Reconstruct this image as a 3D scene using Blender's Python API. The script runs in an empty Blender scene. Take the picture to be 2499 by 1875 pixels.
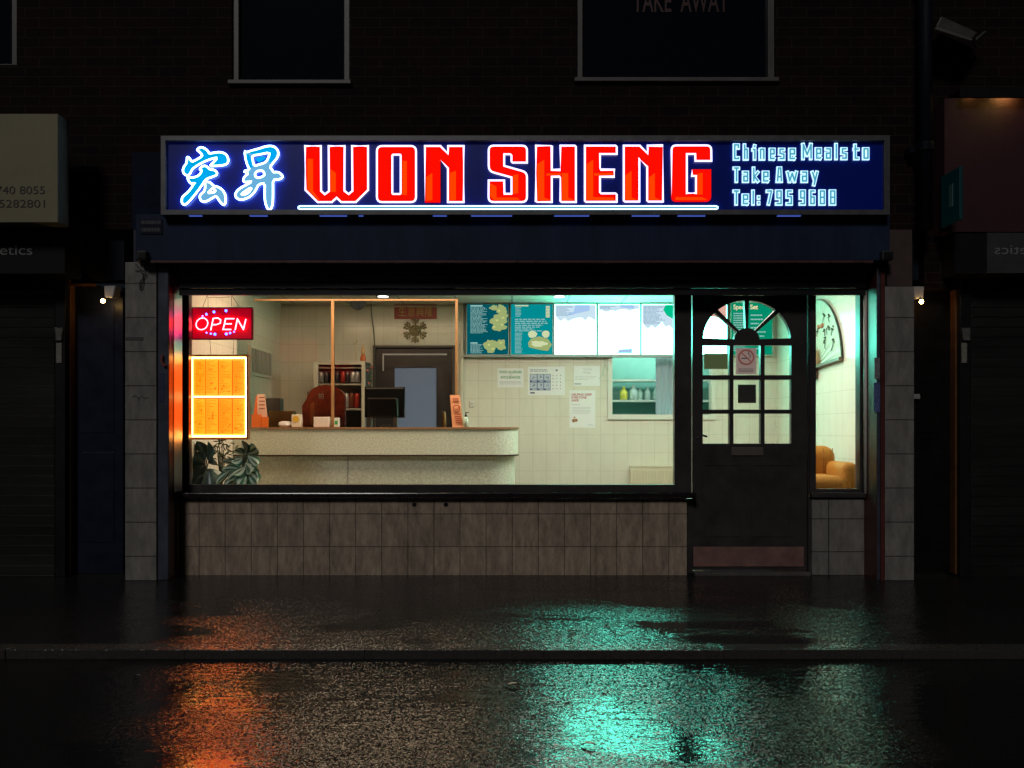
import bpy, bmesh, math, random
from mathutils import Vector, Matrix
from mathutils.geometry import tessellate_polygon
R = math.radians
random.seed(11)
SC = bpy.context.scene
COL = SC.collection

# ------------------------------------------------------------------ camera
F0 = 312.0            # photo pixels per metre at the glazing plane (Y = 0)
D = 6.5               # camera to glazing plane
HX, HY = 1249.5, 1050.0
CZ = (1400 - HY) / F0
cd = bpy.data.cameras.new("camera"); cam = bpy.data.objects.new("camera", cd); COL.objects.link(cam)
cam.location = (0, -D, CZ); cam.rotation_euler = (R(90), 0, 0)
cd.sensor_width = 36; cd.sensor_fit = 'HORIZONTAL'; cd.lens = 36 * F0 * D / 2499
cd.shift_y = (HY - 937.5) / 2499
cd.clip_start = .05; cd.clip_end = 400
SC.camera = cam
# ------------------------------------------------------------------ world, street light level, exposure
SUN_EL, SUN_AZ = 36, 196
w = bpy.data.worlds.new("World"); SC.world = w; w.use_nodes = True
nt = w.node_tree; bg = nt.nodes["Background"]
sky = nt.nodes.new("ShaderNodeTexSky"); sky.sky_type = 'NISHITA'; sky.sun_disc = False
sky.sun_elevation = R(SUN_EL); sky.sun_rotation = R(SUN_AZ)
nt.links.new(sky.outputs[0], bg.inputs[0]); bg.inputs[1].default_value = .0011
sd = bpy.data.lights.new("sun", 'SUN'); sd.energy = .52; sd.angle = R(12); sd.color = (1, .95, .90)
so = bpy.data.objects.new("sun", sd); COL.objects.link(so)
so.rotation_euler = (R(90 - SUN_EL), 0, R(-16)); so.location = (-4, -13, 11)
SC.view_settings.view_transform = 'Standard'; SC.view_settings.look = 'None'
SC.view_settings.exposure = 0; SC.view_settings.gamma = 1
SC.cycles.max_bounces = 8; SC.cycles.transparent_max_bounces = 16
SC.cycles.caustics_reflective = False; SC.cycles.caustics_refractive = False
SC.cycles.sample_clamp_indirect = 6

def sc(Y): return F0 * D / (D + Y)
def PX(px, Y): return (px - HX) / sc(Y)
def PZ(py, Y): return CZ + (HY - py) / sc(Y)

# ------------------------------------------------------------------ materials
MATS = {}
def new_mat(name):
    m = bpy.data.materials.new(name); m.use_nodes = True
    n = m.node_tree.nodes; return m, n, m.node_tree.links, n["Principled BSDF"]
def mat(name, col, rough=.5, metal=0., spec=.5, noise=0., nscale=8., bump=0., bscale=60., coat=0., stretch=(1, 1, 1), emit=None, es=0.):
    if name in MATS: return MATS[name]
    m, n, l, p = new_mat(name)
    p.inputs['Base Color'].default_value = (*col, 1); p.inputs['Roughness'].default_value = rough
    p.inputs['Metallic'].default_value = metal; p.inputs['Specular IOR Level'].default_value = spec
    p.inputs['Coat Weight'].default_value = coat
    if emit:
        p.inputs['Emission Color'].default_value = (*emit, 1); p.inputs['Emission Strength'].default_value = es
    if noise or bump:
        tc = n.new("ShaderNodeTexCoord"); mp = n.new("ShaderNodeMapping"); mp.inputs['Scale'].default_value = stretch
        l.new(tc.outputs['Object'], mp.inputs[0])
    if noise:
        t = n.new("ShaderNodeTexNoise"); t.inputs['Scale'].default_value = nscale; t.inputs['Detail'].default_value = 6
        t.inputs['Roughness'].default_value = .65
        l.new(mp.outputs[0], t.inputs[0])
        r = n.new("ShaderNodeValToRGB")
        r.color_ramp.elements[0].position = .3; r.color_ramp.elements[1].position = .72
        r.color_ramp.elements[0].color = (*[c * (1 - noise) for c in col], 1)
        r.color_ramp.elements[1].color = (*[min(1, c * (1 + noise)) for c in col], 1)
        l.new(t.outputs['Fac'], r.inputs[0]); l.new(r.outputs[0], p.inputs['Base Color'])
        q = n.new("ShaderNodeMapRange"); q.inputs['To Min'].default_value = max(.03, rough - .12); q.inputs['To Max'].default_value = min(1, rough + .12)
        l.new(t.outputs['Fac'], q.inputs['Value']); l.new(q.outputs[0], p.inputs['Roughness'])
    if bump:
        t2 = n.new("ShaderNodeTexNoise"); t2.inputs['Scale'].default_value = bscale; t2.inputs['Detail'].default_value = 4
        l.new(mp.outputs[0], t2.inputs[0])
        b = n.new("ShaderNodeBump"); b.inputs['Strength'].default_value = bump; b.inputs['Distance'].default_value = .01
        l.new(t2.outputs['Fac'], b.inputs['Height']); l.new(b.outputs[0], p.inputs['Normal'])
    MATS[name] = m; return m
def emat(name, col, strength):
    if name in MATS: return MATS[name]
    m = bpy.data.materials.new(name); m.use_nodes = True
    n = m.node_tree.nodes; n.clear()
    e = n.new("ShaderNodeEmission"); e.inputs[0].default_value = (*col, 1); e.inputs[1].default_value = strength
    o = n.new("ShaderNodeOutputMaterial"); m.node_tree.links.new(e.outputs[0], o.inputs[0])
    MATS[name] = m; return m
def glass_mat(name="window glass", tint=(1, 1, 1), refl=.05):
    if name in MATS: return MATS[name]
    m = bpy.data.materials.new(name); m.use_nodes = True
    n = m.node_tree.nodes; l = m.node_tree.links; n.clear()
    t = n.new("ShaderNodeBsdfTransparent"); t.inputs[0].default_value = (*tint, 1)
    g = n.new("ShaderNodeBsdfGlossy"); g.inputs['Roughness'].default_value = .02
    fr = n.new("ShaderNodeFresnel"); fr.inputs[0].default_value = 1.3
    x = n.new("ShaderNodeMixShader"); o = n.new("ShaderNodeOutputMaterial")
    l.new(fr.outputs[0], x.inputs[0])
    l.new(t.outputs[0], x.inputs[1]); l.new(g.outputs[0], x.inputs[2]); l.new(x.outputs[0], o.inputs[0])
    MATS[name] = m; return m
def tile_mat(name, c1, c2, grout, tw, th, axis='XZ', rough=.25, ox=0., oz=0., mortar=.004, offset=0., stain=.25, bump=.25, spec=.5, sscale=9., sstretch=(1, 1, .35)):
    m, n, l, p = new_mat(name)
    tc = n.new("ShaderNodeTexCoord"); sp = n.new("ShaderNodeSeparateXYZ"); cb = n.new("ShaderNodeCombineXYZ")
    l.new(tc.outputs['Object'], sp.inputs[0])
    ax = n.new("ShaderNodeMath"); ax.inputs[1].default_value = ox; az = n.new("ShaderNodeMath"); az.inputs[1].default_value = oz
    l.new(sp.outputs[{'X': 0, 'Y': 1}[axis[0]]], ax.inputs[0]); l.new(sp.outputs[{'Z': 2, 'Y': 1}[axis[1]]], az.inputs[0])
    l.new(ax.outputs[0], cb.inputs[0]); l.new(az.outputs[0], cb.inputs[1])
    b = n.new("ShaderNodeTexBrick"); b.offset = offset; b.squash = 1
    b.inputs['Scale'].default_value = 1; b.inputs['Brick Width'].default_value = tw; b.inputs['Row Height'].default_value = th
    b.inputs['Mortar Size'].default_value = mortar; b.inputs['Mortar Smooth'].default_value = .2
    b.inputs['Color1'].default_value = (*c1, 1); b.inputs['Color2'].default_value = (*c2, 1); b.inputs['Mortar'].default_value = (*grout, 1)
    l.new(cb.outputs[0], b.inputs[0])
    mp = n.new("ShaderNodeMapping"); mp.inputs['Scale'].default_value = sstretch; l.new(tc.outputs['Object'], mp.inputs[0])
    t = n.new("ShaderNodeTexNoise"); t.inputs['Scale'].default_value = sscale; t.inputs['Detail'].default_value = 9; t.inputs['Roughness'].default_value = .7
    l.new(mp.outputs[0], t.inputs[0])
    mr = n.new("ShaderNodeMapRange"); mr.inputs['From Min'].default_value = .3; mr.inputs['From Max'].default_value = .7
    mr.inputs['To Min'].default_value = 1 - stain; mr.inputs['To Max'].default_value = 1 + stain * .6
    l.new(t.outputs['Fac'], mr.inputs['Value'])
    mx = n.new("ShaderNodeVectorMath"); mx.operation = 'SCALE'
    l.new(b.outputs['Color'], mx.inputs[0]); l.new(mr.outputs[0], mx.inputs['Scale']); l.new(mx.outputs[0], p.inputs['Base Color'])
    p.inputs['Roughness'].default_value = rough; p.inputs['Specular IOR Level'].default_value = spec
    bp = n.new("ShaderNodeBump"); bp.inputs['Strength'].default_value = bump; bp.inputs['Distance'].default_value = .003; bp.invert = True
    l.new(b.outputs['Fac'], bp.inputs['Height']); l.new(bp.outputs[0], p.inputs['Normal'])
    return m
def wet_mat(name, base, pscale, pstretch, grain, gdist, edge, rough0, rough1, wave=0., tilt=.5):
    """wet tarmac: smooth films of water between grains that stand proud"""
    m, n, l, p = new_mat(name)
    tc = n.new("ShaderNodeTexCoord")
    mp = n.new("ShaderNodeMapping"); mp.inputs['Scale'].default_value = pstretch; l.new(tc.outputs['Object'], mp.inputs[0])
    t = n.new("ShaderNodeTexNoise"); t.inputs['Scale'].default_value = pscale; t.inputs['Detail'].default_value = 5; t.inputs['Roughness'].default_value = .6
    t.inputs['Distortion'].default_value = .4
    l.new(mp.outputs[0], t.inputs[0])
    r = n.new("ShaderNodeMapRange"); r.interpolation_type = 'SMOOTHSTEP'
    r.inputs['From Min'].default_value = edge - .06; r.inputs['From Max'].default_value = edge + .06
    l.new(t.outputs['Fac'], r.inputs['Value'])           # 1 = grainy, 0 = standing water
    v = n.new("ShaderNodeTexVoronoi"); v.inputs['Scale'].default_value = grain; v.feature = 'SMOOTH_F1'; v.inputs['Smoothness'].default_value = .6
    l.new(tc.outputs['Object'], v.inputs[0])
    g2 = n.new("ShaderNodeTexNoise"); g2.inputs['Scale'].default_value = grain * .45; g2.inputs['Detail'].default_value = 5
    l.new(tc.outputs['Object'], g2.inputs[0])
    ad = n.new("ShaderNodeMath"); ad.operation = 'SUBTRACT'; l.new(g2.outputs['Fac'], ad.inputs[0])
    h = n.new("ShaderNodeMath"); h.operation = 'MULTIPLY'; h.inputs[1].default_value = .7; l.new(v.outputs['Distance'], h.inputs[0]); l.new(h.outputs[0], ad.inputs[1])
    ms = n.new("ShaderNodeMapRange"); ms.inputs['To Min'].default_value = .30; ms.inputs['To Max'].default_value = 1; l.new(r.outputs[0], ms.inputs['Value'])
    b = n.new("ShaderNodeBump"); b.inputs['Distance'].default_value = gdist
    l.new(ms.outputs[0], b.inputs['Strength']); l.new(ad.outputs[0], b.inputs['Height'])
    last = b
    if wave:
        wn = n.new("ShaderNodeTexNoise"); wn.inputs['Scale'].default_value = 16; wn.inputs['Detail'].default_value = 3
        m2 = n.new("ShaderNodeMapping"); m2.inputs['Scale'].default_value = (.45, 1.6, 1); l.new(tc.outputs['Object'], m2.inputs[0]); l.new(m2.outputs[0], wn.inputs[0])
        b2 = n.new("ShaderNodeBump"); b2.inputs['Strength'].default_value = wave; b2.inputs['Distance'].default_value = .01
        l.new(wn.outputs['Fac'], b2.inputs['Height']); l.new(b.outputs[0], b2.inputs['Normal']); last = b2
    # every wet grain is a little facet with its own tilt
    fv = n.new("ShaderNodeTexVoronoi"); fv.inputs['Scale'].default_value = grain; l.new(tc.outputs['Object'], fv.inputs[0])
    sb = n.new("ShaderNodeVectorMath"); sb.operation = 'SUBTRACT'; sb.inputs[1].default_value = (.5, .5, .5); l.new(fv.outputs['Color'], sb.inputs[0])
    ml = n.new("ShaderNodeVectorMath"); ml.operation = 'MULTIPLY'; ml.inputs[1].default_value = (tilt * .7, tilt, 0); l.new(sb.outputs[0], ml.inputs[0])
    s2 = n.new("ShaderNodeVectorMath"); s2.operation = 'SCALE'; l.new(ml.outputs[0], s2.inputs[0]); l.new(ms.outputs[0], s2.inputs['Scale'])
    av = n.new("ShaderNodeVectorMath"); av.operation = 'ADD'; l.new(last.outputs[0], av.inputs[0]); l.new(s2.outputs[0], av.inputs[1])
    nv = n.new("ShaderNodeVectorMath"); nv.operation = 'NORMALIZE'; l.new(av.outputs[0], nv.inputs[0])
    l.new(nv.outputs[0], p.inputs['Normal'])
    rr = n.new("ShaderNodeMapRange"); rr.inputs['To Min'].default_value = rough0; rr.inputs['To Max'].default_value = rough1
    l.new(r.outputs[0], rr.inputs['Value']); l.new(rr.outputs[0], p.inputs['Roughness'])
    cr = n.new("ShaderNodeValToRGB"); cr.color_ramp.elements[0].color = (*[c * .45 for c in base], 1); cr.color_ramp.elements[1].color = (*[c * 1.5 for c in base], 1)
    l.new(g2.outputs['Fac'], cr.inputs[0]); l.new(cr.outputs[0], p.inputs['Base Color'])
    p.inputs['Specular IOR Level'].default_value = .30; p.inputs['IOR'].default_value = 1.38
    return m

# ------------------------------------------------------------------ mesh building
class MB:
    def __init__(s): s.v = []; s.f = []; s.uv = None
    def quad(s, a, b, c, d):
        i = len(s.v); s.v += [a, b, c, d]; s.f.append((i, i + 1, i + 2, i + 3)); return s
    def hexa(s, p):
        i = len(s.v); s.v += p
        for q in ((0, 3, 2, 1), (4, 5, 6, 7), (0, 1, 5, 4), (1, 2, 6, 5), (2, 3, 7, 6), (3, 0, 4, 7)): s.f.append(tuple(i + k for k in q))
        return s
    def box(s, x0, x1, y0, y1, z0, z1):
        return s.hexa([(x0, y0, z0), (x1, y0, z0), (x1, y1, z0), (x0, y1, z0), (x0, y0, z1), (x1, y0, z1), (x1, y1, z1), (x0, y1, z1)])
    def pbox(s, px0, px1, py0, py1, Yf, Yb):
        """box whose front face covers these photo pixels at depth Yf"""
        return s.box(PX(px0, Yf), PX(px1, Yf), Yf, Yb, PZ(py1, Yf), PZ(py0, Yf))
    def tube(s, pts, r, n=6, closed=False):
        pts = [Vector(p) for p in pts]; N = len(pts); base = len(s.v)
        rs = r if isinstance(r, (list, tuple)) else [r] * N
        prev = None
        for i, p in enumerate(pts):
            if closed: a, c = pts[i - 1], pts[(i + 1) % N]
            else: a, c = pts[max(0, i - 1)], pts[min(N - 1, i + 1)]
            d1 = (p - a); d2 = (c - p)
            if d1.length < 1e-9: d1 = d2
            if d2.length < 1e-9: d2 = d1
            t = (d1.normalized() + d2.normalized())
            t = t.normalized() if t.length > 1e-6 else d1.normalized()
            if prev is None:
                u = Vector((0, 1, 0)).cross(t)
                if u.length < .1: u = Vector((1, 0, 0)).cross(t)
            else: u = prev - t * prev.dot(t)
            u.normalize(); prev = u; vv = t.cross(u)
            k = 1 / max(.55, t.dot(d2.normalized()))
            for j in range(n):
                a_ = 2 * math.pi * j / n
                s.v.append(tuple(p + u * (rs[i] * k * math.cos(a_)) + vv * (rs[i] * math.sin(a_))))
        for i in range(N if closed else N - 1):
            i2 = (i + 1) % N
            for j in range(n):
                s.f.append((base + i * n + j, base + i * n + (j + 1) % n, base + i2 * n + (j + 1) % n, base + i2 * n + j))
        if not closed:
            s.f.append(tuple(base + j for j in range(n))[::-1]); s.f.append(tuple(base + (N - 1) * n + j for j in range(n)))
        return s
    def lathe(s, cx, cy, cz, prof, n=16, axis='Z'):
        base = len(s.v)
        for (r, h) in prof:
            for j in range(n):
                a = 2 * math.pi * j / n
                q = (r * math.cos(a), r * math.sin(a), h)
                if axis == 'Y': q = (q[0], h, q[1])
                s.v.append((cx + q[0], cy + q[1], cz + q[2]))
        for i in range(len(prof) - 1):
            for j in range(n):
                s.f.append((base + i * n + j, base + i * n + (j + 1) % n, base + (i + 1) * n + (j + 1) % n, base + (i + 1) * n + j))
        s.f.append(tuple(base + j for j in range(n))[::-1]); s.f.append(tuple(base + (len(prof) - 1) * n + j for j in range(n)))
        return s
    def ball(s, c, r, n=12, sz=1.):
        return s.lathe(*c, [(max(1e-4, r * math.sin(math.pi * k / 8)), -r * sz * math.cos(math.pi * k / 8)) for k in range(9)], n)
    def poly(s, loops, Yf, Yb):
        """filled outline with holes in the XZ plane, from depth Yf to Yb"""
        flat = [p for lp in loops for p in lp]
        tris = tessellate_polygon([[Vector((x, z, 0)) for x, z in lp] for lp in loops])
        n = len(flat); b = len(s.v)
        s.v += [(x, Yf, z) for x, z in flat] + [(x, Yb, z) for x, z in flat]
        for t in tris:
            a, c, d = [flat[k] for k in t]
            if (c[0] - a[0]) * (d[1] - a[1]) - (c[1] - a[1]) * (d[0] - a[0]) < 0: t = t[::-1]
            s.f.append(tuple(b + k for k in t)); s.f.append(tuple(b + n + k for k in t[::-1]))
        o = 0
        for lp in loops:
            m = len(lp)
            for k in range(m):
                s.f.append((b + o + k, b + o + (k + 1) % m, b + n + o + (k + 1) % m, b + n + o + k))
            o += m
        return s
    def build(s, name, material, parent=None, smooth=False, bevel=0., bseg=2, fixn=True):
        me = bpy.data.meshes.new(name)
        L = root_loc(parent)
        me.from_pydata([(x - L[0], y - L[1], z - L[2]) for x, y, z in s.v], [], s.f)
        if s.uv:
            uvl = me.uv_layers.new(name="UVMap")
            for lp in me.loops: uvl.data[lp.index].uv = s.uv[lp.vertex_index]
        if fixn or bevel:
            bm = bmesh.new(); bm.from_mesh(me)
            if bevel:
                bmesh.ops.remove_doubles(bm, verts=bm.verts, dist=1e-6)
                bmesh.ops.bevel(bm, geom=[e for e in bm.edges if e.is_manifold and e.calc_face_angle(0) > .5], offset=bevel, segments=bseg, profile=.5, affect='EDGES', clamp_overlap=True)
            bmesh.ops.recalc_face_normals(bm, faces=bm.faces); bm.to_mesh(me); bm.free()
        me.materials.append(material)
        if smooth:
            for p in me.polygons: p.use_smooth = True
        o = bpy.data.objects.new(name, me); COL.objects.link(o)
        if parent: o.parent = parent
        return o
def root_loc(o):
    if o is None: return (0, 0, 0)
    while o.parent: o = o.parent
    return tuple(o.location)
def tag(o, label=None, cat=None, group=None, kind=None):
    for k, v in (('label', label), ('category', cat), ('group', group), ('kind', kind)):
        if v: o[k] = v
    return o
def thing(name, label, cat, loc=(0, 0, 0), group=None):
    o = bpy.data.objects.new(name, None); COL.objects.link(o); o.location = loc; o.empty_display_size = .1
    return tag(o, label, cat, group)
def copy_tree(o, loc, label, parent=None):
    c = o.copy(); COL.objects.link(c)
    if parent is None: c.location = loc; c['label'] = label
    else: c.parent = parent
    for ch in list(o.children): copy_tree(ch, None, None, c)
    return c
def text_mesh(mb, body, x, y, z, h, width=None, align='LEFT', mirror=False, bold=0., depth=.0015, shear=0.):
    """upright writing facing the street, baseline z, capital height h, drawn at depth y"""
    cu = bpy.data.curves.new("writing", 'FONT'); cu.body = body; cu.size = 1; cu.offset = bold; cu.shear = shear
    ob = bpy.data.objects.new("writing", cu); COL.objects.link(ob)
    dg = bpy.context.evaluated_depsgraph_get()
    me = bpy.data.meshes.new_from_object(ob.evaluated_get(dg))
    bpy.data.objects.remove(ob)
    xs = [v.co.x for v in me.vertices]; x0, x1 = min(xs), max(xs)
    k = h / .70; kx = width / (x1 - x0) if width else k
    off = {'LEFT': 0, 'CENTER': -.5, 'RIGHT': -1}[align] * (x1 - x0)
    b = len(mb.v)
    for v in me.vertices:
        X = (v.co.x - x0 + off) * kx
        if mirror: X = (x1 - x0) * kx - X
        mb.v.append((x + X, y, z + v.co.y * k))
    for p in me.polygons: mb.f.append(tuple(b + q for q in p.vertices))
    bpy.data.meshes.remove(me)
    return mb
def dashes(mb, x0, x1, z0, z1, rows, Y, fill=.85, rnd=random, h=.45, words=True, ragged=.5):
    """rows of unreadably small print as little bars"""
    dz = (z1 - z0) / rows
    for k in range(rows):
        zt = z1 - k * dz; x = x0; xe = x0 + (x1 - x0) * (1 - ragged * rnd.random())
        while x < xe:
            wd = (x1 - x0) * rnd.uniform(.06, .2) if words else xe - x
            e = min(xe, x + wd)
            mb.quad((x, Y, zt - dz * h), (e, Y, zt - dz * h), (e, Y, zt), (x, Y, zt))
            x = e + (x1 - x0) * .03
    return mb
def chaikin(pts, it=2, closed=True):
    for _ in range(it):
        out = []; n = len(pts)
        for i in range(n if closed else n - 1):
            a, b = pts[i], pts[(i + 1) % n]
            out += [(a[0] * .75 + b[0] * .25, a[1] * .75 + b[1] * .25), (a[0] * .25 + b[0] * .75, a[1] * .25 + b[1] * .75)]
        pts = out if closed else [pts[0]] + out + [pts[-1]]
    return pts
def inset(lp, d):
    """move a closed outline sideways by d (left of travel)"""
    n = len(lp); out = []
    for i in range(n):
        a, b, c = Vector(lp[i - 1]), Vector(lp[i]), Vector(lp[(i + 1) % n])
        e1 = (b - a).normalized(); e2 = (c - b).normalized(); t = e1 + e2
        if t.length < 1e-5: t = e1
        t.normalize(); nn = Vector((-t.y, t.x)); k = 1 / max(.5, t.dot(e2))
        out.append(tuple(b + nn * d * k))
    return out
def area(lp): return .5 * sum(lp[i - 1][0] * lp[i][1] - lp[i][0] * lp[i - 1][1] for i in range(len(lp)))

# ================================================================== ground
M_road = wet_mat("wet road tarmac", (.011, .011, .012), 1.3, (.8, 1.2, 1), 150, .0008, .47, .06, .11, .24, .30)
M_pave = wet_mat("wet pavement tarmac", (.016, .016, .016), 1.15, (.75, 1.5, 1), 155, .0009, .455, .05, .12, 0., .44)
M_kerb = wet_mat("wet kerb stone", (.05, .048, .045), 1.15, (.75, 1.5, 1), 155, .0009, .455, .08, .14, 0., .44)
YK = -.349 * D + .0       # kerb line
YK = -2.27
mb = MB(); mb.quad((-60, -80, -.043), (60, -80, -.043), (60, 30, -.043), (-60, 30, -.043))
tag(mb.build("road", M_road), kind='structure')
mb = MB().box(-30, 30, YK + .125, .6, -.05, 0)
tag(mb.build("pavement", M_pave), kind='structure')
mb = MB(); x = -30.; rk = random.Random(5)
while x < 30:
    dz = rk.uniform(-.0006, .0008); e = x + .914
    drop = -.018 if 2.1 < x < 8 else 0
    mb.box(x + .0006, e - .0006, YK + rk.uniform(-.003, .003), YK + .122, -.05, .003 + dz * 1. + drop); x = e
tag(mb.build("kerb", M_kerb, bevel=.003), kind='structure')

# ================================================================== the takeaway building
M_brick = tile_mat("dark wet brick", (.016, .0062, .0064), (.009, .0044, .005), (.026, .017, .017), .225, .075, rough=.75, spec=.08, mortar=.005, offset=.5, stain=.5, bump=.5, sscale=6, sstretch=(1, 1, 1))  # brick colour kept very dark overall
M_tile = tile_mat("beige marbled wall tile", (.44, .345, .265), (.37, .29, .225), (.18, .14, .11), .2019, .2532, rough=.3, ox=.2, oz=-.22 + .2532, mortar=.004, stain=.5, bump=.5, sscale=22, sstretch=(1, 1, .3))
M_dark = mat("dark brown gloss paint", (.045, .038, .040), .32, noise=.3, nscale=5, bump=.08, bscale=40)
M_maroon = mat("dark maroon gloss paint", (.09, .026, .022), .36, noise=.3, nscale=6, bump=.06, bscale=50)
M_fascia = mat("grey blue fascia paint", (.017, .028, .062), .55, spec=.12, noise=.28, nscale=7, stretch=(1, 1, .25), bump=.05, bscale=30)
M_rail = mat("grey blue guide rail", (.075, .085, .12), .35, .3, noise=.25, nscale=9)
M_alu = mat("weathered aluminium", (.13, .13, .145), .45, .5, noise=.2, nscale=12)
M_upvc = mat("dark grey window frame", (.10, .093, .093), .45, noise=.25, nscale=5)  # frame colour set to a low grey
M_black = mat("black paint", (.010, .010, .011), .4, spec=.25, noise=.3, nscale=6)
M_dglass = mat("dark upstairs glass", (.004, .006, .012), .04, spec=.5)
M_glass = glass_mat()
SHOP = thing("shop_building", "brick terrace with a lit takeaway shopfront between tiled pilasters on its ground floor", "building")
YW = -.15
XL, XR = -3.42, 3.15
ZT = 6.2
def rect(x0, x1, z0, z1): return [(x0, z0), (x1, z0), (x1, z1), (x0, z1)]
def prect(a, b, c, d, Y): return rect(PX(a, Y), PX(b, Y), PZ(d, Y), PZ(c, Y))
UW = [(565, 852, -300, 205), (1408, 1892, -300, 199)]
ZF = PZ(560, YW)
MB().poly([rect(XL, XR, ZF, ZT)] + [prect(a, b, c, d, YW) for a, b, c, d in UW], YW, .1).build("upper_wall", M_brick, SHOP)
for (a, b, c, d) in UW:
    Y = YW + .03
    o = prect(a, b, c, d, YW); t = .045
    x0, z0 = o[0]; x1, z1 = o[2]
    fr = MB().poly([rect(x0, x1, z0, z1), rect(x0 + t, x1 - t, z0 + t, z1 - t)], Y, Y + .07).build("upper_window", M_upvc, SHOP, bevel=.006)
    MB().quad((x0, Y + .04, z0), (x1, Y + .04, z0), (x1, Y + .04, z1), (x0, Y + .04, z1)).build("pane", M_dglass, fr)
    MB().box(x0 - .02, x1 + .02, YW - .035, YW + .029, z0 - .012, z0 + .02).build("sill", M_upvc, fr, bevel=.005)
# faded writing showing dimly in the upper right window
mb = MB(); text_mesh(mb, "TAKE  AWAY", PX(1545, -.09), -.085, PZ(28, -.09), .17, width=.74, bold=.01)
mb.build("window_lettering", mat("faded red lettering", (.04, .006, .006), .5), SHOP)
# pilasters and guide rails
YP = -.30
M_pil = tile_mat("grey beige pilaster tile", (.245, .232, .22), (.22, .208, .20), (.055, .05, .05), .30, .2545, rough=.35, ox=2.95, oz=-.18, mortar=.004, stain=.4, bump=.5, sscale=16)
xpl = (PX(305, YP), PX(382, YP)); xpr = (PX(2160, YP), PX(2231, YP))
xil, xir = PX(410, YP), PX(2142, YP)
for (a, b), (g0, g1) in ((xpl, (xpl[1], xil)), (xpr, (xir, xpr[0]))):
    MB().box(a, b, YP, .1, 0, PZ(700 if a > 0 else 640, YP)).build("pilaster", M_pil, SHOP, bevel=.004)
    MB().box(g0 + .002, g1 - .002, YP + .012, .1, 0, PZ(650, YP)).build("guide_rail", M_rail, SHOP, bevel=.006)
# upper bit of pilaster and red brown strip on the right
MB().box(xpr[0] + .02, xpr[1] - .01, YP + .01, .1, PZ(700, YP) + .002, PZ(560, YP)).build("pilaster_capital", mat("dull red brown render", (.06, .035, .035), .6, noise=.3), SHOP)
MB().box(xpr[0] - .034, xpr[0] - .002, YP - .004, YP + .01, 0, PZ(650, YP)).build("trim_strip", M_maroon, SHOP)
MB().box(xpl[0] + .06, xpl[1] + .01, YP + .01, .1, PZ(640, YP) + .002, PZ(560, YP)).build("pilaster_capital", mat("dark navy render", (.02, .024, .045), .6, noise=.3), SHOP)
# reveals
for x, s in ((xil, -1), (xir, 1)):
    MB().box(min(x, x + s * .03), max(x, x + s * .03), YP + .02, -.004, .0, PZ(655, 0)).build("reveal", M_maroon, SHOP)
M_glossrail = mat("scuffed metal guide", (.88, .80, .72), .28, .0, noise=.25, nscale=14, stretch=(1, 1, .2))
gq = [(xil + .0035, -.195), (xil + .028, -.105), (xil + .022, -.103), (xil + .0025, -.193)]  # flat metal face angled to mirror the light box's glow at the camera
za_, zb_ = PZ(1200, -.15), PZ(700, -.15)
MB().hexa([(x, y, za_) for x, y in gq] + [(x, y, zb_) for x, y in gq]).build("guide_channel", mat("lightbox mirroring guide", (.90, .84, .78), .34, 1.), SHOP)
MB().tube([(xir - .008, -.10, PZ(1205, -.1)), (xir - .008, -.10, PZ(712, -.1))], .012, 10).build("guide_channel", M_glossrail, SHOP, smooth=True)
MB().box(xil + .002, xil + .012, -.155, -.145, 0.02, PZ(1212, -.1)).build("guide_channel", mat("rusty guide", (.22, .08, .04), .4), SHOP)
# fascia and shutter box
YF = -.36
fx0, fx1 = PX(330, YF), PX(2172, YF)
MB().box(fx0, fx1, YF, -.02, PZ(636, YF), PZ(523, YF)).build("fascia", M_fascia, SHOP, bevel=.006)
MB().box(PX(338, YF), PX(2130, YF), YF - .012, YF + .05, PZ(643, YF), PZ(636, YF) - .001).build("fascia_lip", mat("red brown lip", (.10, .05, .055), .3, noise=.3), SHOP, bevel=.004)
MB().box(PX(405, YF), PX(2140, YF), YF + .06, -.02, PZ(645, YF), PZ(636, YF) - .002).build("shutter_box", M_black, SHOP)
# fascia wing behind the sign on the left and right
MB().box(PX(322, -.2), PX(398, -.2), -.2, -.152, PZ(560, -.2), PZ(372, -.2)).build("fascia_return", mat("navy board", (.010, .015, .035), .6, spec=.05, noise=.3), SHOP)
# rolled shutter slats just under the box
mb = MB()
zs = PZ(652, -.2)
for k in range(4):
    z1 = zs - k * .052; y = -.20 + k * .012
    mb.box(xil + .03, xir - .03, y, y + .02, z1 - .046, z1 - .006); mb.box(xil + .03, xir - .03, y - .008, y + .018, z1 - .052, z1 - .0465)
mb.build("shutter", mat("dark steel shutter", (.035, .035, .042), .32, .5, noise=.3, nscale=6, stretch=(.3, 1, 1)), SHOP, bevel=.003)
# transom, mullions and stall risers
wx0, wx1 = PX(448, 0), PX(1687, 0)
gz0, gz1 = PZ(1183, 0), PZ(718, 0)
MB().box(xil + .002, xir - .002, -.03, .05, PZ(716, 0), PZ(600, 0)).build("transom", M_dark, SHOP)
wf = MB().poly([rect(xil + .002, PX(1686, 0), PZ(1204, 0), PZ(717, 0)), rect(PX(463, 0), PX(1645, 0), gz0, gz1)], -.018, .045).build("shop_window", M_dark, SHOP, bevel=.006)
MB().box(PX(460, 0), PX(1648, 0), .0, .008, gz0 - .01, gz1 + .002).build("pane", M_glass, wf)
MB().box(PX(432, -.13), PX(1700, -.13), -.13, -.0185, PZ(1216, -.13), PZ(1203, -.13)).build("sill", mat("dark gloss sill", (.016, .012, .016), .12, noise=.2), wf, bevel=.008)
MB().box(PX(435, -.07), PX(1676, -.07), -.07, .03, .0, PZ(1216, -.07)).build("stall_riser", M_tile, SHOP)
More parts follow.
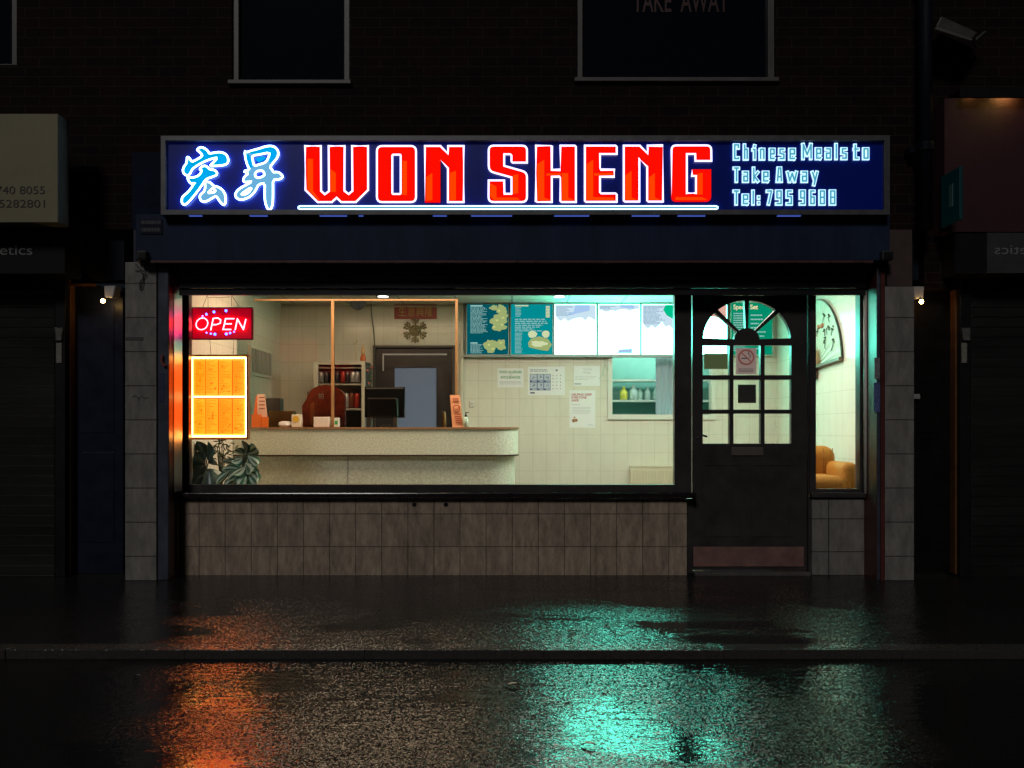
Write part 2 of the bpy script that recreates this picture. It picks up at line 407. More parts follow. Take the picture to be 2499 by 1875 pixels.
sx0, sx1 = PX(1987, 0), PX(2093, 0)
sw = MB().poly([rect(PX(1972, 0), xir - .002, PZ(1204, 0), PZ(717, 0)), rect(sx0, sx1, PZ(1193, 0), PZ(718, 0))], -.04, .045).build("side_window", M_dark, SHOP, bevel=.006)
MB().box(sx0 - .01, sx1 + .01, 0, .008, PZ(1193, 0) - .01, PZ(718, 0)).build("pane", M_glass, sw)
MB().box(PX(1982, -.1), xir - .002, -.1, -.045, PZ(1215, -.1), PZ(1203, -.1)).build("sill", M_dark, sw, bevel=.006)
MB().box(PX(1982, -.07), xir - .002, -.07, .03, .0, PZ(1215, -.07)).build("stall_riser", M_pil, SHOP, bevel=.003)
MB().box(PX(432, -.02), PX(1700, -.02), -.066, .2, -.02, .012).build("threshold", M_black, SHOP)
# dark vents in the riser
for px in (1011, 1088):
    MB().lathe(PX(px, -.072), -.0735, PZ(1232, -.072), [(.016, -.0), (.018, .003)], 12, 'Y').build("vent_hole", M_black, SHOP)
# ---- door
def ellipse_arc(cx, cy, rx, ry, a0, a1, n): return [(cx + rx * math.cos(R(a0 + (a1 - a0) * k / n)), cy + ry * math.sin(R(a0 + (a1 - a0) * k / n))) for k in range(n + 1)]
def dpt(px, py): return (PX(px, -.01), PZ(py, -.01))
DX0, DX1 = PX(1690, -.01), PX(1969, -.01)
holes = []
cols = ((1715, 1780), (1790, 1856), (1866, 1931)); rows = ((843, 916), (927, 1000), (1010, 1083))
for (a, b) in cols:
    for (c, d) in rows: holes.append([dpt(a, d), dpt(b, d), dpt(b, c), dpt(a, c)])
cx, cy = 1822.5, 829.
for (a0, a1) in ((2, 43), (49, 87), (93, 131), (137, 178)):
    outer = ellipse_arc(cx, -cy, 107, 96, a0, a1, 8); inner = ellipse_arc(cx, -cy, 31, 28, a1 - (3 if a1 < 170 else 0), a0 + (3 if a0 > 10 else 0), 4)
    lp = [(x, -y) for x, y in outer + inner]
    holes.append([dpt(x, min(y, 828)) for x, y in lp])
door = MB().poly([rect(DX0, DX1, .03, PZ(720, -.01))] + holes, -.012, .035).build("door", M_dark, SHOP)
gz = .010
MB().box(PX(1700, 0), PX(1945, 0), gz, gz + .006, PZ(1092, 0), PZ(724, 0)).build("pane", M_glass, door)
MB().box(PX(1785, -.02), PX(1863, -.02), -.022, -.0125, PZ(1112, -.02), PZ(1092, -.02)).build("letter_plate", mat("dull brass plate", (.20, .17, .16), .4, .5), door, bevel=.003)
MB().box(PX(1692, -.02), PX(1962, -.02), -.020, -.0125, PZ(1383, -.02), PZ(1335, -.02)).build("kick_plate", mat("brown kick plate", (.27, .15, .135), .4, .2, noise=.3), door, bevel=.002)
MB().lathe(PX(1703, -.02), -.02, PZ(1068, -.02), [(.007, -.004), (.009, .006)], 12, 'Y').build("lock", M_alu, door)
MB().tube([(PX(1710, .06), .05, PZ(1062, .06)), (PX(1714, .06), .075, PZ(1062, .06)), (PX(1727, .06), .078, PZ(1066, .06))], .008, 8).build("handle", M_black, door, smooth=True)
mb = MB()                                                # raised mouldings of the lower panels
for a, b in ((1715, 1812), (1833, 1931)):
    x0, x1, z0, z1 = PX(a, -.01), PX(b, -.01), PZ(1310, -.01), PZ(1130, -.01)
    mb.poly([rect(x0, x1, z0, z1), rect(x0 + .02, x1 - .02, z0 + .02, z1 - .02)], -.0175, -.0125)
mb.build("panel_moulding", M_dark, door)
MB().box(PX(1640, 0) + .02, DX0 - .004, -.03, .05, .0, PZ(1217, 0)).build("door_post", M_dark, SHOP)
MB().box(DX1 + .004, PX(1972, 0) - .002, -.03, .05, 0, PZ(716, 0) - .002).build("door_post", M_dark, SHOP)
MB().box(DX0, DX1, -.1, .1, -.02, .022).build("door_step", mat("worn concrete step", (.10, .09, .085), .4, noise=.4), SHOP, bevel=.004)
MB().box(PX(1716, -.03), PX(1880, -.03), -.045, -.015, .024, .03).build("threshold_strip", M_alu, SHOP)

# ---- interior shell
YB = 2.70
XI0, XI1 = -2.56, 2.92
ZC = 2.52
M_itile = tile_mat("cream wall tile", (.76, .74, .64), (.745, .725, .625), (.62, .595, .50), .150, .200, rough=.16, ox=.07, oz=.13, mortar=.003, stain=.06, bump=.3)
M_itiley = tile_mat("cream side wall tile", (.76, .74, .64), (.745, .725, .625), (.62, .595, .50), .150, .200, 'YZ', rough=.16, ox=.05, oz=.13, mortar=.003, stain=.06, bump=.3)
M_ceil = tile_mat("ceiling tile", (.68, .66, .55), (.66, .64, .53), (.35, .34, .3), .6, .6, 'XY', rough=.7, mortar=.012, stain=.1)
M_plaster = mat("cream plaster", (.55, .49, .36), .6, noise=.12, nscale=3)
DW = prect(915, 1105, 848, 1600, YB); DW[0] = (DW[0][0], .0); DW[1] = (DW[1][0], .0)
HT = prect(1494, 1735, 868, 1012, YB)
bw = [(XI0 - .1, 0), (DW[0][0], 0), DW[3], DW[2], (DW[1][0], 0), (XI1 + .1, 0), (XI1 + .1, ZC + .1), (XI0 - .1, ZC + .1)]
MB().poly([bw, HT], YB, YB + .1).build("back_wall", M_itile, SHOP)
MB().box(XI0 - .1, XI0, .06, YB - .001, 0, ZC + .1).build("side_wall", M_itiley, SHOP)
MB().box(XI1, XI1 + .1, .06, YB - .001, 0, ZC + .1).build("side_wall", M_itiley, SHOP)
MB().box(XI0, XI1, .052, YB - .002, ZC, ZC + .08).build("ceiling", M_ceil, SHOP)
MB().box(XI0, XI1, .052, YB - .002, -.04, .004).build("interior_floor", tile_mat("brown floor tile", (.16, .10, .07), (.13, .08, .06), (.05, .045, .04), .3, .3, 'XY', rough=.3), SHOP)
MB().box(xir, XI1 + .1, .03, .058, 0, ZC + .1).build("front_lining", M_plaster, SHOP)
MB().box(PX(460, 0), PX(1640, 0), .07, .46, .44, .50).build("window_ledge", M_plaster, SHOP, bevel=.004)
MB().box(PX(460, 0), PX(1640, 0), .055, .10, 0, .438).build("ledge_front", M_plaster, SHOP)
MB().tube([(PX(690, YB), YB - .012, ZC - .03), (PX(1113, YB), YB - .012, ZC - .03)], .01).build("cornice_trim", mat("pale trim", (.6, .55, .42), .5), SHOP)
# dark doorway behind the counter with its inner door
idr = MB().poly([rect(DW[0][0] + .003, DW[1][0] - .003, .005, DW[2][1] - .003), prect(963, 1065, 898, 1180, YB + .03)], YB + .03, YB + .07).build("inner_door", mat("dark brown inner door", (.03, .022, .025), .35, noise=.3), SHOP, bevel=.003)
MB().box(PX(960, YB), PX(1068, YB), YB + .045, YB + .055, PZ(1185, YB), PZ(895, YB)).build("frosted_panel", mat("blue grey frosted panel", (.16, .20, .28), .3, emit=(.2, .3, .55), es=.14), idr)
MB().box(PX(933, YB), PX(1090, YB), YB + .015, YB + .028, PZ(866.5, YB), PZ(863, YB)).box(PX(933, YB), PX(936, YB), YB + .015, YB + .028, PZ(905, YB), PZ(867, YB)).build("reflection_trim", mat("pale reflection trim", (.6, .6, .66), .3), idr)  # white reflection line on the door, built as thin pale trim
mb = MB().poly([rect(DW[0][0] - .02, DW[1][0] + .03, .006, DW[2][1] + .02), rect(DW[0][0] + .004, DW[1][0] - .004, .002, DW[2][1] - .004)], YB - .02, YB - .001)
mb.build("door_frame", mat("dark door frame", (.07, .055, .05), .4), SHOP)
# serving hatch and the kitchen behind it
hx0, hz0 = HT[0]; hx1, hz1 = HT[2]
MB().poly([rect(hx0 - .05, hx1 + .05, hz0 - .055, hz1 + .02), rect(hx0, hx1, hz0, hz1)], YB - .025, YB - .002).build("hatch_frame", mat("white hatch frame", (.72, .72, .66), .3), SHOP, bevel=.004)
KY = YB + .75
mb = MB(); kx0, kx1, kz0, kz1 = hx0 - .3, hx1 + .3, hz0 - .5, hz1 + .3
mb.quad((kx0, KY, kz0), (kx1, KY, kz0), (kx1, KY, kz1), (kx0, KY, kz1)); mb.quad((kx0, YB + .102, kz0), (kx0, KY, kz0), (kx0, KY, kz1), (kx0, YB + .102, kz1))
mb.quad((kx1, KY, kz0), (kx1, YB + .102, kz0), (kx1, YB + .102, kz1), (kx1, KY, kz1)); mb.quad((kx0, YB + .102, kz1), (kx0, KY, kz1), (kx1, KY, kz1), (kx1, YB + .102, kz1))
mb.quad((kx0, KY, kz0), (kx0, YB + .102, kz0), (kx1, YB + .102, kz0), (kx1, KY, kz0))
mb.build("kitchen_wall", mat("sea green kitchen wall", (.16, .36, .31), .4, noise=.15, nscale=3), SHOP)
for py in (928, 978):
    Y = YB + .45
    MB().box(PX(1470, Y), PX(1760, Y), Y, Y + .25, PZ(py + 3, Y), PZ(py - 2, Y)).build("kitchen_shelf", mat("pale shelf", (.6, .68, .62), .4), SHOP)
kl = MB().box(kx0 + .2, kx1 - .2, YB + .3, YB + .5, kz1 - .03, kz1 - .01).build("kitchen_light", emat("kitchen tube light", (.75, 1, .9), 16), SHOP)

# ================================================================== main sign
YS = -.44
SIGN = thing("shop_sign", "long blue illuminated shop sign with big red English letters and two pale blue Chinese characters", "shop sign", (PX(1281, YS), YS, PZ(525, YS)))
qx0, qx1, qz0, qz1 = PX(392, YS), PX(2171, YS), PZ(524, YS), PZ(331, YS)
b = .036
MB().poly([rect(qx0, qx1, qz0, qz1), rect(qx0 + b, qx1 - b, qz0 + b, qz1 - b)], YS, -.155).build("frame", M_alu, SIGN, bevel=.008)
M_panel = mat("deep blue acrylic", (.001, .014, .24), .3, emit=(.0, .006, .14), es=.06)
MB().box(qx0 + b - .004, qx1 - b + .004, YS + .03, YS + .04, qz0 + b - .004, qz1 - b + .004).build("panel", M_panel, SIGN)
rk = random.Random(3); x = qx0 + .2
while x < qx1 - .8:
    e = x + rk.uniform(.03, .3); MB().box(x, e, YS + .012, YS + .03, qz0 - .007, qz0 - .0035).build("light_leak", emat("light leak under sign", (.12, .22, 1), .5), SIGN); x = e + rk.uniform(.05, .6)
YT = YS + .012
E_white = emat("white lit edge", (.36, .58, 1.), 9.)
E_whiter = emat("white lit letter edge", (.70, .66, 1.), 2.2)
E_red = emat("red lit face", (1., .004, .0), 1.)
E_orange = emat("orange lit facet", (1., .055, .0), 1.)
E_cyan = emat("sky blue lit face", (.0, .42, .95), .95)
E_pale = emat("pale blue lit face", (.16, .48, .78), .9)
E_teal = emat("teal lit face", (.03, .30, .42), .9)
def zpt(zx, zy, ox, oy, k): return (PX(ox + zx / k, YT), PZ(oy + zy / k, YT))
def letter(name, loops, facets, ox, oy, k, face, edge, r, smooth=0, extra=None):
    L = []
    for lp in loops:
        if smooth: lp = chaikin(lp, smooth)
        L.append([zpt(x, y, ox, oy, k) for x, y in lp])
    o = MB().poly(L, YT, YT + .012).build(name, face, SIGN)
    mb = MB()
    for lp in L: mb.tube([(x, YT - .001, z) for x, z in lp], r, 6, True)
    mb.build("outline", edge, o, smooth=True)
    for nm, fs, fm in (("facet", facets, E_orange), ("shade", extra or [], E_pale)):
        if fs:
            for i, f in enumerate(fs): MB().poly([[zpt(x, y, ox, oy, k) for x, y in f]], YT - .002 - .0002 * i, YT - .001).build(nm, fm, o)
    return o
def rr(pts, rad):
    """round the corners listed with a radius: pts = (x, y, r)"""
    out = []
    n = len(pts)
    for i in range(n):
        x, y = pts[i][:2]; r = pts[i][2] if len(pts[i]) > 2 else 0
        if not r: out.append((x, y)); continue
        a = Vector(pts[i - 1][:2]); p = Vector((x, y)); c = Vector(pts[(i + 1) % n][:2])
        u = (a - p).normalized(); v = (c - p).normalized()
        p0 = p + u * r; p1 = p + v * r
        for t in (0, .25, .5, .75, 1): out.append(tuple(p0 * (1 - t) ** 2 + p * 2 * t * (1 - t) + p1 * t * t))
    return out
K2, K3 = 4.0963, 3.6867
LT = 0.0066
letter("letter", [[(182, 150), (340, 150), (343, 600), (380, 633), (421, 602), (418, 150), (578, 150), (576, 598), (618, 631), (656, 600), (652, 150), (812, 150), (813, 590), (690, 712), (545, 712), (498, 668), (450, 712), (308, 712), (186, 590)]],
       [[(205, 280), (262, 280), (262, 600), (330, 690), (310, 695), (205, 585)], [(435, 380), (490, 420), (490, 610), (435, 610)]], 700, 320, K2, E_red, E_whiter, LT)
letter("letter", [rr([(900, 150, 55), (1292, 150, 55), (1292, 712, 55), (900, 712, 55)], 0), rr([(1055, 237, 12), (1055, 630, 12), (1138, 630, 12), (1138, 237, 12)], 0)],
       [[(1155, 300), (1200, 300), (1200, 640), (1155, 640)]], 700, 320, K2, E_red, E_whiter, LT)
letter("letter", [[(1380, 150), (1535, 150), (1610, 226), (1612, 150), (1768, 150), (1768, 712), (1610, 712), (1610, 372), (1534, 288), (1534, 712), (1380, 712)]],
       [[(1395, 460), (1455, 420), (1455, 690), (1395, 700)], [(1630, 420), (1690, 400), (1690, 690), (1630, 700)]], 700, 320, K2, E_red, E_whiter, LT)
letter("letter", [rr([(120, 132, 45), (465, 132, 45), (465, 285), (325, 285), (325, 210), (260, 210), (260, 314), (465, 372, 45), (465, 640, 48), (118, 640, 48), (120, 445), (260, 445), (262, 565), (325, 565), (325, 418), (120, 362, 50)], 0)],
       [[(132, 470), (190, 500), (190, 600), (380, 600), (400, 622), (170, 622), (132, 590)], [(335, 400), (385, 390), (385, 560), (335, 570)]], 1160, 320, K3, E_red, E_whiter, LT)
letter("letter", [[(545, 132), (688, 132), (688, 350), (765, 350), (765, 132), (905, 132), (905, 640), (765, 640), (765, 412), (688, 412), (688, 640), (545, 640)]],
       [[(555, 300), (620, 260), (620, 600), (685, 625), (555, 630)], [(778, 380), (835, 380), (835, 600), (895, 625), (778, 630)], [(640, 382), (770, 382), (770, 402), (640, 402)]], 1160, 320, K3, E_red, E_whiter, LT)
letter("letter", [[(985, 132), (1272, 132), (1272, 208), (1122, 208), (1122, 348), (1250, 348), (1250, 412), (1122, 412), (1122, 562), (1272, 562), (1272, 638), (985, 638)]],
       [[(1000, 300), (1060, 260), (1060, 596), (1240, 600), (1255, 625), (1000, 625)], [(1070, 382), (1238, 378), (1238, 402), (1070, 402)]], 1160, 320, K3, E_red, E_whiter, LT)
letter("letter", [[(1335, 132), (1480, 132), (1550, 203), (1550, 132), (1688, 132), (1688, 636), (1546, 636), (1546, 322), (1476, 250), (1476, 636), (1335, 636)]],
       [[(1350, 400), (1405, 360), (1405, 600), (1460, 622), (1350, 625)], [(1560, 420), (1615, 380), (1615, 600), (1670, 622), (1560, 625)]], 1160, 320, K3, E_red, E_whiter, LT)
letter("letter", [rr([(1765, 130, 42), (2122, 130, 42), (2124, 270), (1980, 270), (1978, 208), (1903, 208), (1903, 560), (1985, 560), (1985, 405), (1948, 405), (1950, 345), (2122, 345), (2122, 634, 45), (1765, 634, 45)], 0)],
       [[(1990, 390), (2045, 375), (2045, 570), (1990, 575)], [(1800, 596), (2040, 596), (2090, 622), (1800, 622)]], 1160, 320, K3, E_red, E_whiter, LT)
# underline: two lit tubes around a teal core
yu = .5 * (507.5 + 506.6)
ux0, ux1, uz = PX(727, YT), PX(1752, YT), PZ(yu, YT)
hw = 3.6 / sc(YT)
o = MB().box(ux0 + .01, ux1 - .01, YT + .001, YT + .008, uz - hw, uz + hw).build("underline", E_teal, SIGN)
cap = [(ux0 + .004, uz + hw * .5), (ux0 + .014, uz + hw), (ux1 - .014, uz + hw), (ux1 - .002, uz + hw * .5), (ux1 - .002, uz - hw * .5), (ux1 - .014, uz - hw), (ux0 + .014, uz - hw), (ux0 + .004, uz - hw * .5)]
MB().tube([(x, YT - .001, z) for x, z in cap], .0052, 6, True).build("outline", emat("underline edge", (.40, .75, 1.), 3.6), o, smooth=True)
# calligraphic characters
K1 = 6.9125
A1 = [(560, 320), (590, 285), (640, 275), (700, 300), (745, 340), (765, 385), (850, 365), (950, 355), (1030, 380), (1075, 430), (1090, 500), (1070, 555), (1000, 580), (880, 590), (770, 595), (840, 530), (905, 450), (820, 465), (720, 500), (620, 550), (520, 610), (470, 660), (440, 730), (400, 755), (350, 735), (315, 670), (340, 600), (380, 550), (390, 490), (390, 440), (430, 450), (470, 525), (560, 480), (650, 425), (630, 380), (590, 345)]
A2 = [(600, 650), (640, 600), (690, 585), (740, 610), (770, 650), (850, 655), (900, 700), (890, 745), (820, 775), (740, 800), (690, 840), (640, 920), (560, 1030), (480, 1130), (400, 1220), (340, 1250), (300, 1210), (305, 1130), (330, 1095), (400, 1040), (460, 970), (500, 900), (520, 880), (460, 890), (420, 850), (395, 780), (470, 790), (560, 770), (620, 720), (640, 660)]
A3 = [(690, 865), (740, 855), (800, 880), (840, 930), (900, 940), (960, 970), (1010, 1020), (1040, 1090), (1045, 1200), (1020, 1250), (980, 1235), (930, 1170), (885, 1095), (820, 1130), (740, 1180), (670, 1200), (620, 1170), (600, 1110), (630, 1060), (680, 1020), (700, 950)]
A3h = [(745, 1045), (785, 1005), (825, 960), (850, 985), (872, 1010), (850, 1032), (800, 1042)]
B1 = [(1360, 345), (1400, 360), (1500, 325), (1600, 300), (1700, 265), (1800, 250), (1870, 270), (1920, 320), (1935, 390), (1910, 460), (1850, 530), (1790, 610), (1830, 660), (1850, 700), (1900, 690), (1960, 710), (2005, 760), (1990, 800), (1930, 820), (1840, 825), (1842, 1000), (1840, 1180), (1825, 1280), (1785, 1345), (1740, 1300), (1705, 1190), (1700, 1050), (1705, 880), (1600, 900), (1560, 980), (1510, 1060), (1420, 1130), (1310, 1165), (1230, 1140), (1200, 1080), (1230, 1010), (1310, 950), (1410, 900), (1480, 855), (1420, 860), (1360, 865), (1335, 830), (1360, 770), (1430, 715), (1340, 680), (1450, 655), (1410, 580), (1380, 480)]
B1a = [(1490, 415), (1600, 400), (1790, 360), (1765, 450), (1720, 530), (1600, 570), (1520, 590), (1500, 500)]
B1b = [(1560, 680), (1660, 665), (1695, 710), (1690, 760), (1580, 800), (1530, 750)]
B1c = [(1310, 1062), (1390, 1005), (1460, 960), (1478, 975), (1420, 1050), (1330, 1082)]
B2 = [(1530, 470), (1610, 435), (1700, 428), (1715, 455), (1650, 500), (1585, 525)]
ch = letter("character", [A1], [], 400, 320, K1, E_cyan, E_white, .0068, 1)
for lp, face in ((([A2]), E_cyan), (([A3, A3h]), E_pale)):
    L = [[zpt(x, y, 400, 320, K1) for x, y in chaikin(q, 1)] for q in lp]
    o = MB().poly(L, YT, YT + .012).build("stroke", face, ch)
    mb = MB()
    for q in L: mb.tube([(x, YT - .001, z) for x, z in q], .0068, 6, True)
    mb.build("outline", E_white, ch, smooth=True)
ch = letter("character", [B1, B1a, B1b, B1c], [], 400, 320, K1, E_pale, E_white, .0068, 1)
L = [zpt(x, y, 400, 320, K1) for x, y in chaikin(B2, 1)]
MB().poly([L], YT, YT + .012).build("stroke", E_cyan, ch)
L = [[zpt(x, y, 400, 320, K1) for x, y in q] for q in ([(1425, 360), (1800, 268), (1880, 290), (1915, 350), (1880, 450), (1800, 540), (1775, 520), (1800, 360), (1500, 400)], [(1385, 380), (1440, 400), (1480, 500), (1500, 620), (1450, 620), (1400, 520)])]
mb = MB()
for q in L: mb.poly([q], YT - .002, YT - .0005)
mb.build("stroke", E_cyan, ch)
# small lettering made of broad pen strokes
G = {
 'C': [[(1, .80), (1, 1), (0, 1), (0, 0), (1, 0), (1, .06)]], 'h': [[(0, 0), (0, 1)], [(0, .68), (1, .68), (1, 0)]],
 'i': [[(0, .66), (.7, .66), (.7, 0)], [(.6, .86), (.7, .94)]], 'n': [[(0, 0), (0, .68)], [(0, .62), (.3, .68), (1, .68), (1, 0)]],
 'e': [[(1, .04), (.9, 0), (0, 0), (0, .68), (1, .68), (1, .34), (.1, .34)]], 's': [[(1, .68), (0, .68), (0, .38), (1, .32), (1, 0), (0, 0)]],
 'M': [[(0, 0), (0, 1), (.5, .25), (1, 1), (1, 0)]], 'a': [[(0, .68), (1, .68), (1, 0)], [(1, .36), (0, .36), (0, 0), (1, 0)]],
 'l': [[(.5, 0), (.5, 1)]], 't': [[(.2, .95), (.2, 0), (1, 0)], [(0, .66), (1, .66)]], 'o': [[(0, 0), (0, .68), (1, .68), (1, 0), (0, 0)]],
 'T': [[(0, 1), (1, 1)], [(.5, 1), (.5, 0)]], 'k': [[(0, 0), (0, 1)], [(1, .68), (.15, .34), (1, 0)]],
 'A': [[(0, 0), (.25, 1), (.8, 1), (1, 0)], [(.1, .33), (.9, .33)]], 'w': [[(0, .68), (.22, 0), (.5, .6), (.78, 0), (1, .68)]],
 'y': [[(0, .68), (.5, .1)], [(1, .68), (.35, -.26)]], ':': [[(.5, .02), (.5, .1)], [(.5, .46), (.5, .54)]],
 '7': [[(0, 1), (1, 1), (.3, 0)]], '9': [[(1, .45), (0, .45), (0, 1), (1, 1), (1, 0), (0, 0)]], '5': [[(1, 1), (0, 1), (0, .55), (1, .55), (1, 0), (0, 0)]],
 '6': [[(1, 1), (0, 1), (0, 0), (1, 0), (1, .52), (0, .52)]], '8': [[(0, 0), (0, 1), (1, 1), (1, 0), (0, 0)], [(0, .5), (1, .5)]]}
LINES = [("Chinese", 355, 152, [(250, 330), (372, 438), (478, 540), (567, 642), (690, 768), (806, 888), (930, 1018)]), ("Mealsto", 350, 146, [(1092, 1222), (1256, 1338), (1376, 1458), (1490, 1540), (1572, 1652), (1722, 1800), (1838, 1920)]),
         ("TakeAway", 630, 436, [(248, 332), (362, 442), (484, 570), (606, 692), (776, 858), (902, 1044), (1082, 1166), (1206, 1296)]), ("Tel:7959688", 908, 718, [(246, 330), (357, 443), (470, 520), (540, 586), (654, 736), (768, 854), (898, 980), (1060, 1140), (1184, 1260), (1302, 1384), (1428, 1512)])]
K4 = 2212 / 440
M_small_edge = emat("small lettering edge", (.50, .82, 1.), 1.55)
M_small_face = emat("small lettering face", (.07, .36, .50), 1.)
def strip(mb, pts, wd, Yf, Yb, cap=.5):
    for i in range(len(pts) - 1):
        a, b2 = Vector(pts[i]), Vector(pts[i + 1]); d = (b2 - a).normalized(); nrm = Vector((-d.y, d.x)) * wd / 2
        a = a - d * wd * cap; b2 = b2 + d * wd * cap
        mb.poly([[tuple(a + nrm), tuple(b2 + nrm), tuple(b2 - nrm), tuple(a - nrm)]], Yf - i * .0003, Yb)
for word, base, top, spans in LINES:
    hgt = base - top
    for chx, (x0, x1) in zip(word, spans):
        me_, mf_ = MB(), MB()
        ww = 42.
        xa, xb = x0 + ww * .42, x1 - ww * .42
        for si, stk in enumerate(G[chx]):
            pts = []
            for u, v in stk:
                y = base - ww * .42 - v * (hgt - ww * .84)
                pts.append(zpt(xa + (xb - xa) * u, y, 1740, 320, K4))
            wd = ww / K4 / sc(YT)
            strip(me_, pts, wd, YT + .006 - si * .001, YT + .012)
            strip(mf_, pts, wd * .46, YT - si * .001, YT + .0035, .3)
        o = me_.build("small_letter", M_small_edge, SIGN)
        mf_.build("letter_face", M_small_face, o)

# ================================================================== lit signs in the window
YO = .09
OPEN = thing("open_sign", "red LED sign reading OPEN ringed by blue dots, hanging inside the window", "sign", (PX(541, YO), YO, PZ(829, YO)))
ox0, ox1, oz0, oz1 = PX(467, YO), PX(616, YO), PZ(829, YO), PZ(750, YO)
MB().box(ox0, ox1, YO + .006, YO + .03, oz0, oz1).build("board", mat("red black LED board", (.80, .004, .008), .35, emit=(.30, .0, .010), es=1.), OPEN)  # board's own red emission stands in for LED glow on it
MB().poly([rect(ox0, ox1, oz0, oz1), rect(ox0 + .008, ox1 - .008, oz0 + .008, oz1 - .008)], YO, YO + .031).build("rim", mat("black plastic rim", (.02, .006, .012), .3), OPEN)
KO = 961 / 220
def opt(x, y): return (PX(440 + x / KO, YO), PZ(710 + y / KO, YO))
STR = {'O': [[(230 + 62 * math.cos(R(a)) + 8 * math.sin(R(a)), 352 - 62 * math.sin(R(a))) for a in range(0, 361, 15)]],
       'P': [[(325, 415), (350, 295), (400, 290), (430, 310), (425, 345), (385, 360), (340, 362)]],
       'E': [[(570, 297), (482, 297), (470, 352), (455, 412), (548, 412)], [(470, 352), (555, 352)]], 'N': [[(585, 412), (608, 300), (672, 412), (700, 296)]]}
E_led = emat("red LED", (1., .055, .075), 42.); E_ledb = emat("blue LED", (.03, .09, 1.), 14.)
for c in "OPEN":
    mb = MB()
    for s_ in STR[c]:
        for i in range(len(s_) - 1):
            a, b2 = Vector(s_[i]), Vector(s_[i + 1]); nn = max(1, int((b2 - a).length / 11))
            for k in range(nn):
                q = a.lerp(b2, k / nn); x, z = opt(q.x, q.y); mb.ball((x, YO + .001, z), .0046, 6)
    mb.build("letter", E_led, OPEN)
mb = MB()
for (x, y, s_) in ((238, 270, .6), (278, 250, .85), (358, 225, 1), (486, 212, 1), (280, 448, .6), (325, 458, .7), (368, 463, 1), (490, 460, 1), (530, 450, .8), (572, 437, .6)):
    a, z = opt(x, y); mb.ball((a, YO + .001, z), .0098 * s_, 8)
mb.build("dot", E_ledb, OPEN)
mb = MB(); rw = .0018
def wire(mb, pts, Y): mb.tube([(PX(a, Y), Y, PZ(b2, Y)) for a, b2 in pts], rw, 5)
for pts in ([(495, 750), (507, 718)], [(583, 748), (565, 720)], [(507, 722), (508, 750)], [(565, 722), (565, 748)], [(507, 727), (562, 725)]): wire(mb, pts, YO + .015)
mb.build("hanging_wire", mat("brown hanging wire", (.12, .06, .03), .5), OPEN)
MENU = thing("menu_lightbox", "glowing orange menu light box with white tubes, hanging under the LED sign", "light box", (PX(535, YO), YO, PZ(1072, YO)))
mx0, mx1, mz0, mz1 = PX(464, YO), PX(606, YO), PZ(1073, YO), PZ(866, YO)
MB().box(mx0, mx1, YO + .012, YO + .05, mz0, mz1).build("case", mat("orange brown case", (.25, .09, .03), .4), MENU, bevel=.004)
M_case = MATS["orange brown case"]
MB().poly([rect(mx0, mx1, mz0, mz1), rect(mx0 + .014, mx1 - .014, mz0 + .012, mz1 - .012)], YO - .006, YO + .0115).build("frame", M_case, MENU)
E_sheet = mat("backlit orange menu paper", (.20, .12, .06), .5, emit=(6., .36, .003), es=1.)
E_sheet2 = mat("backlit yellow menu paper", (.22, .14, .07), .5, emit=(6., .43, .006), es=1.)
E_tube = emat("white lightbox tube", (1., .42, .09), 34.)
def mp_(x, y): return (PX(440 + x / KO, YO), PZ(710 + y / KO, YO))
for r0, r1 in ((735, 1112), (1152, 1535)):
    for i, (a, b2) in enumerate(((130, 262), (270, 398), (408, 546), (556, 690))):
        xa, za = mp_(a, r1); xb, zb = mp_(b2, r0)
        sh = MB().box(xa, xb, YO + .006, YO + .0115, za, zb).build("menu_sheet", E_sheet2 if (i + (r0 > 900)) % 3 else E_sheet, MENU)
        mb = MB(); rn = random.Random(i * 7 + r0)
        dashes(mb, xa + .004, xb - .004, za + .01, zb - .01, 22, YO + .0052, rnd=rn, h=.36, ragged=.7)
        mb.build("print", mat("orange brown print", (.3, .10, .02), .6, emit=(.75, .17, .0), es=.9), sh)
        mb = MB()
        for k in range(4):
            x, z = rn.uniform(xa + .012, xb - .012), rn.uniform(za + .02, zb - .02)
            mb.lathe(x, YO + .0048, z, [(.007, 0), (.006, .0004)], 10, 'Y')
        mb.build("picture", mat("brown menu picture", (.3, .10, .03), .6, emit=(.8, .16, .0), es=.9), sh)
xa, za = mp_(124, 715); xb, zb = mp_(700, 715)
zm = mp_(0, 1131)[1]; zl = mp_(0, 1550)[1]; yt = YO + .001
mb = MB()
for z, r_, dy in ((za, .0062, 0), (zl, .0068, 0)): mb.tube([(xa, yt + dy, z), (xb, yt + dy, z)], r_, 8)
mb.tube([(xb, yt, za), (xb, yt, zl)], .005, 8); mb.tube([(xa + .002, yt, za), (xa + .002, yt, zl)], .005, 6)

mb.build("light_tube", E_tube, MENU, smooth=True)
MB().tube([(xa, yt - .018, zm), (xb, yt - .018, zm)], .0068, 8).build("light_tube", emat("bright centre tube", (1., .50, .14), 9.), MENU, smooth=True)
mb = MB()
for pts in ([(466, 812), (468, 866)], [(512, 829), (515, 866)], [(571, 829), (569, 866)]): wire(mb, pts, YO + .02)
mb.build("hanging_wire", MATS["brown hanging wire"], MENU)

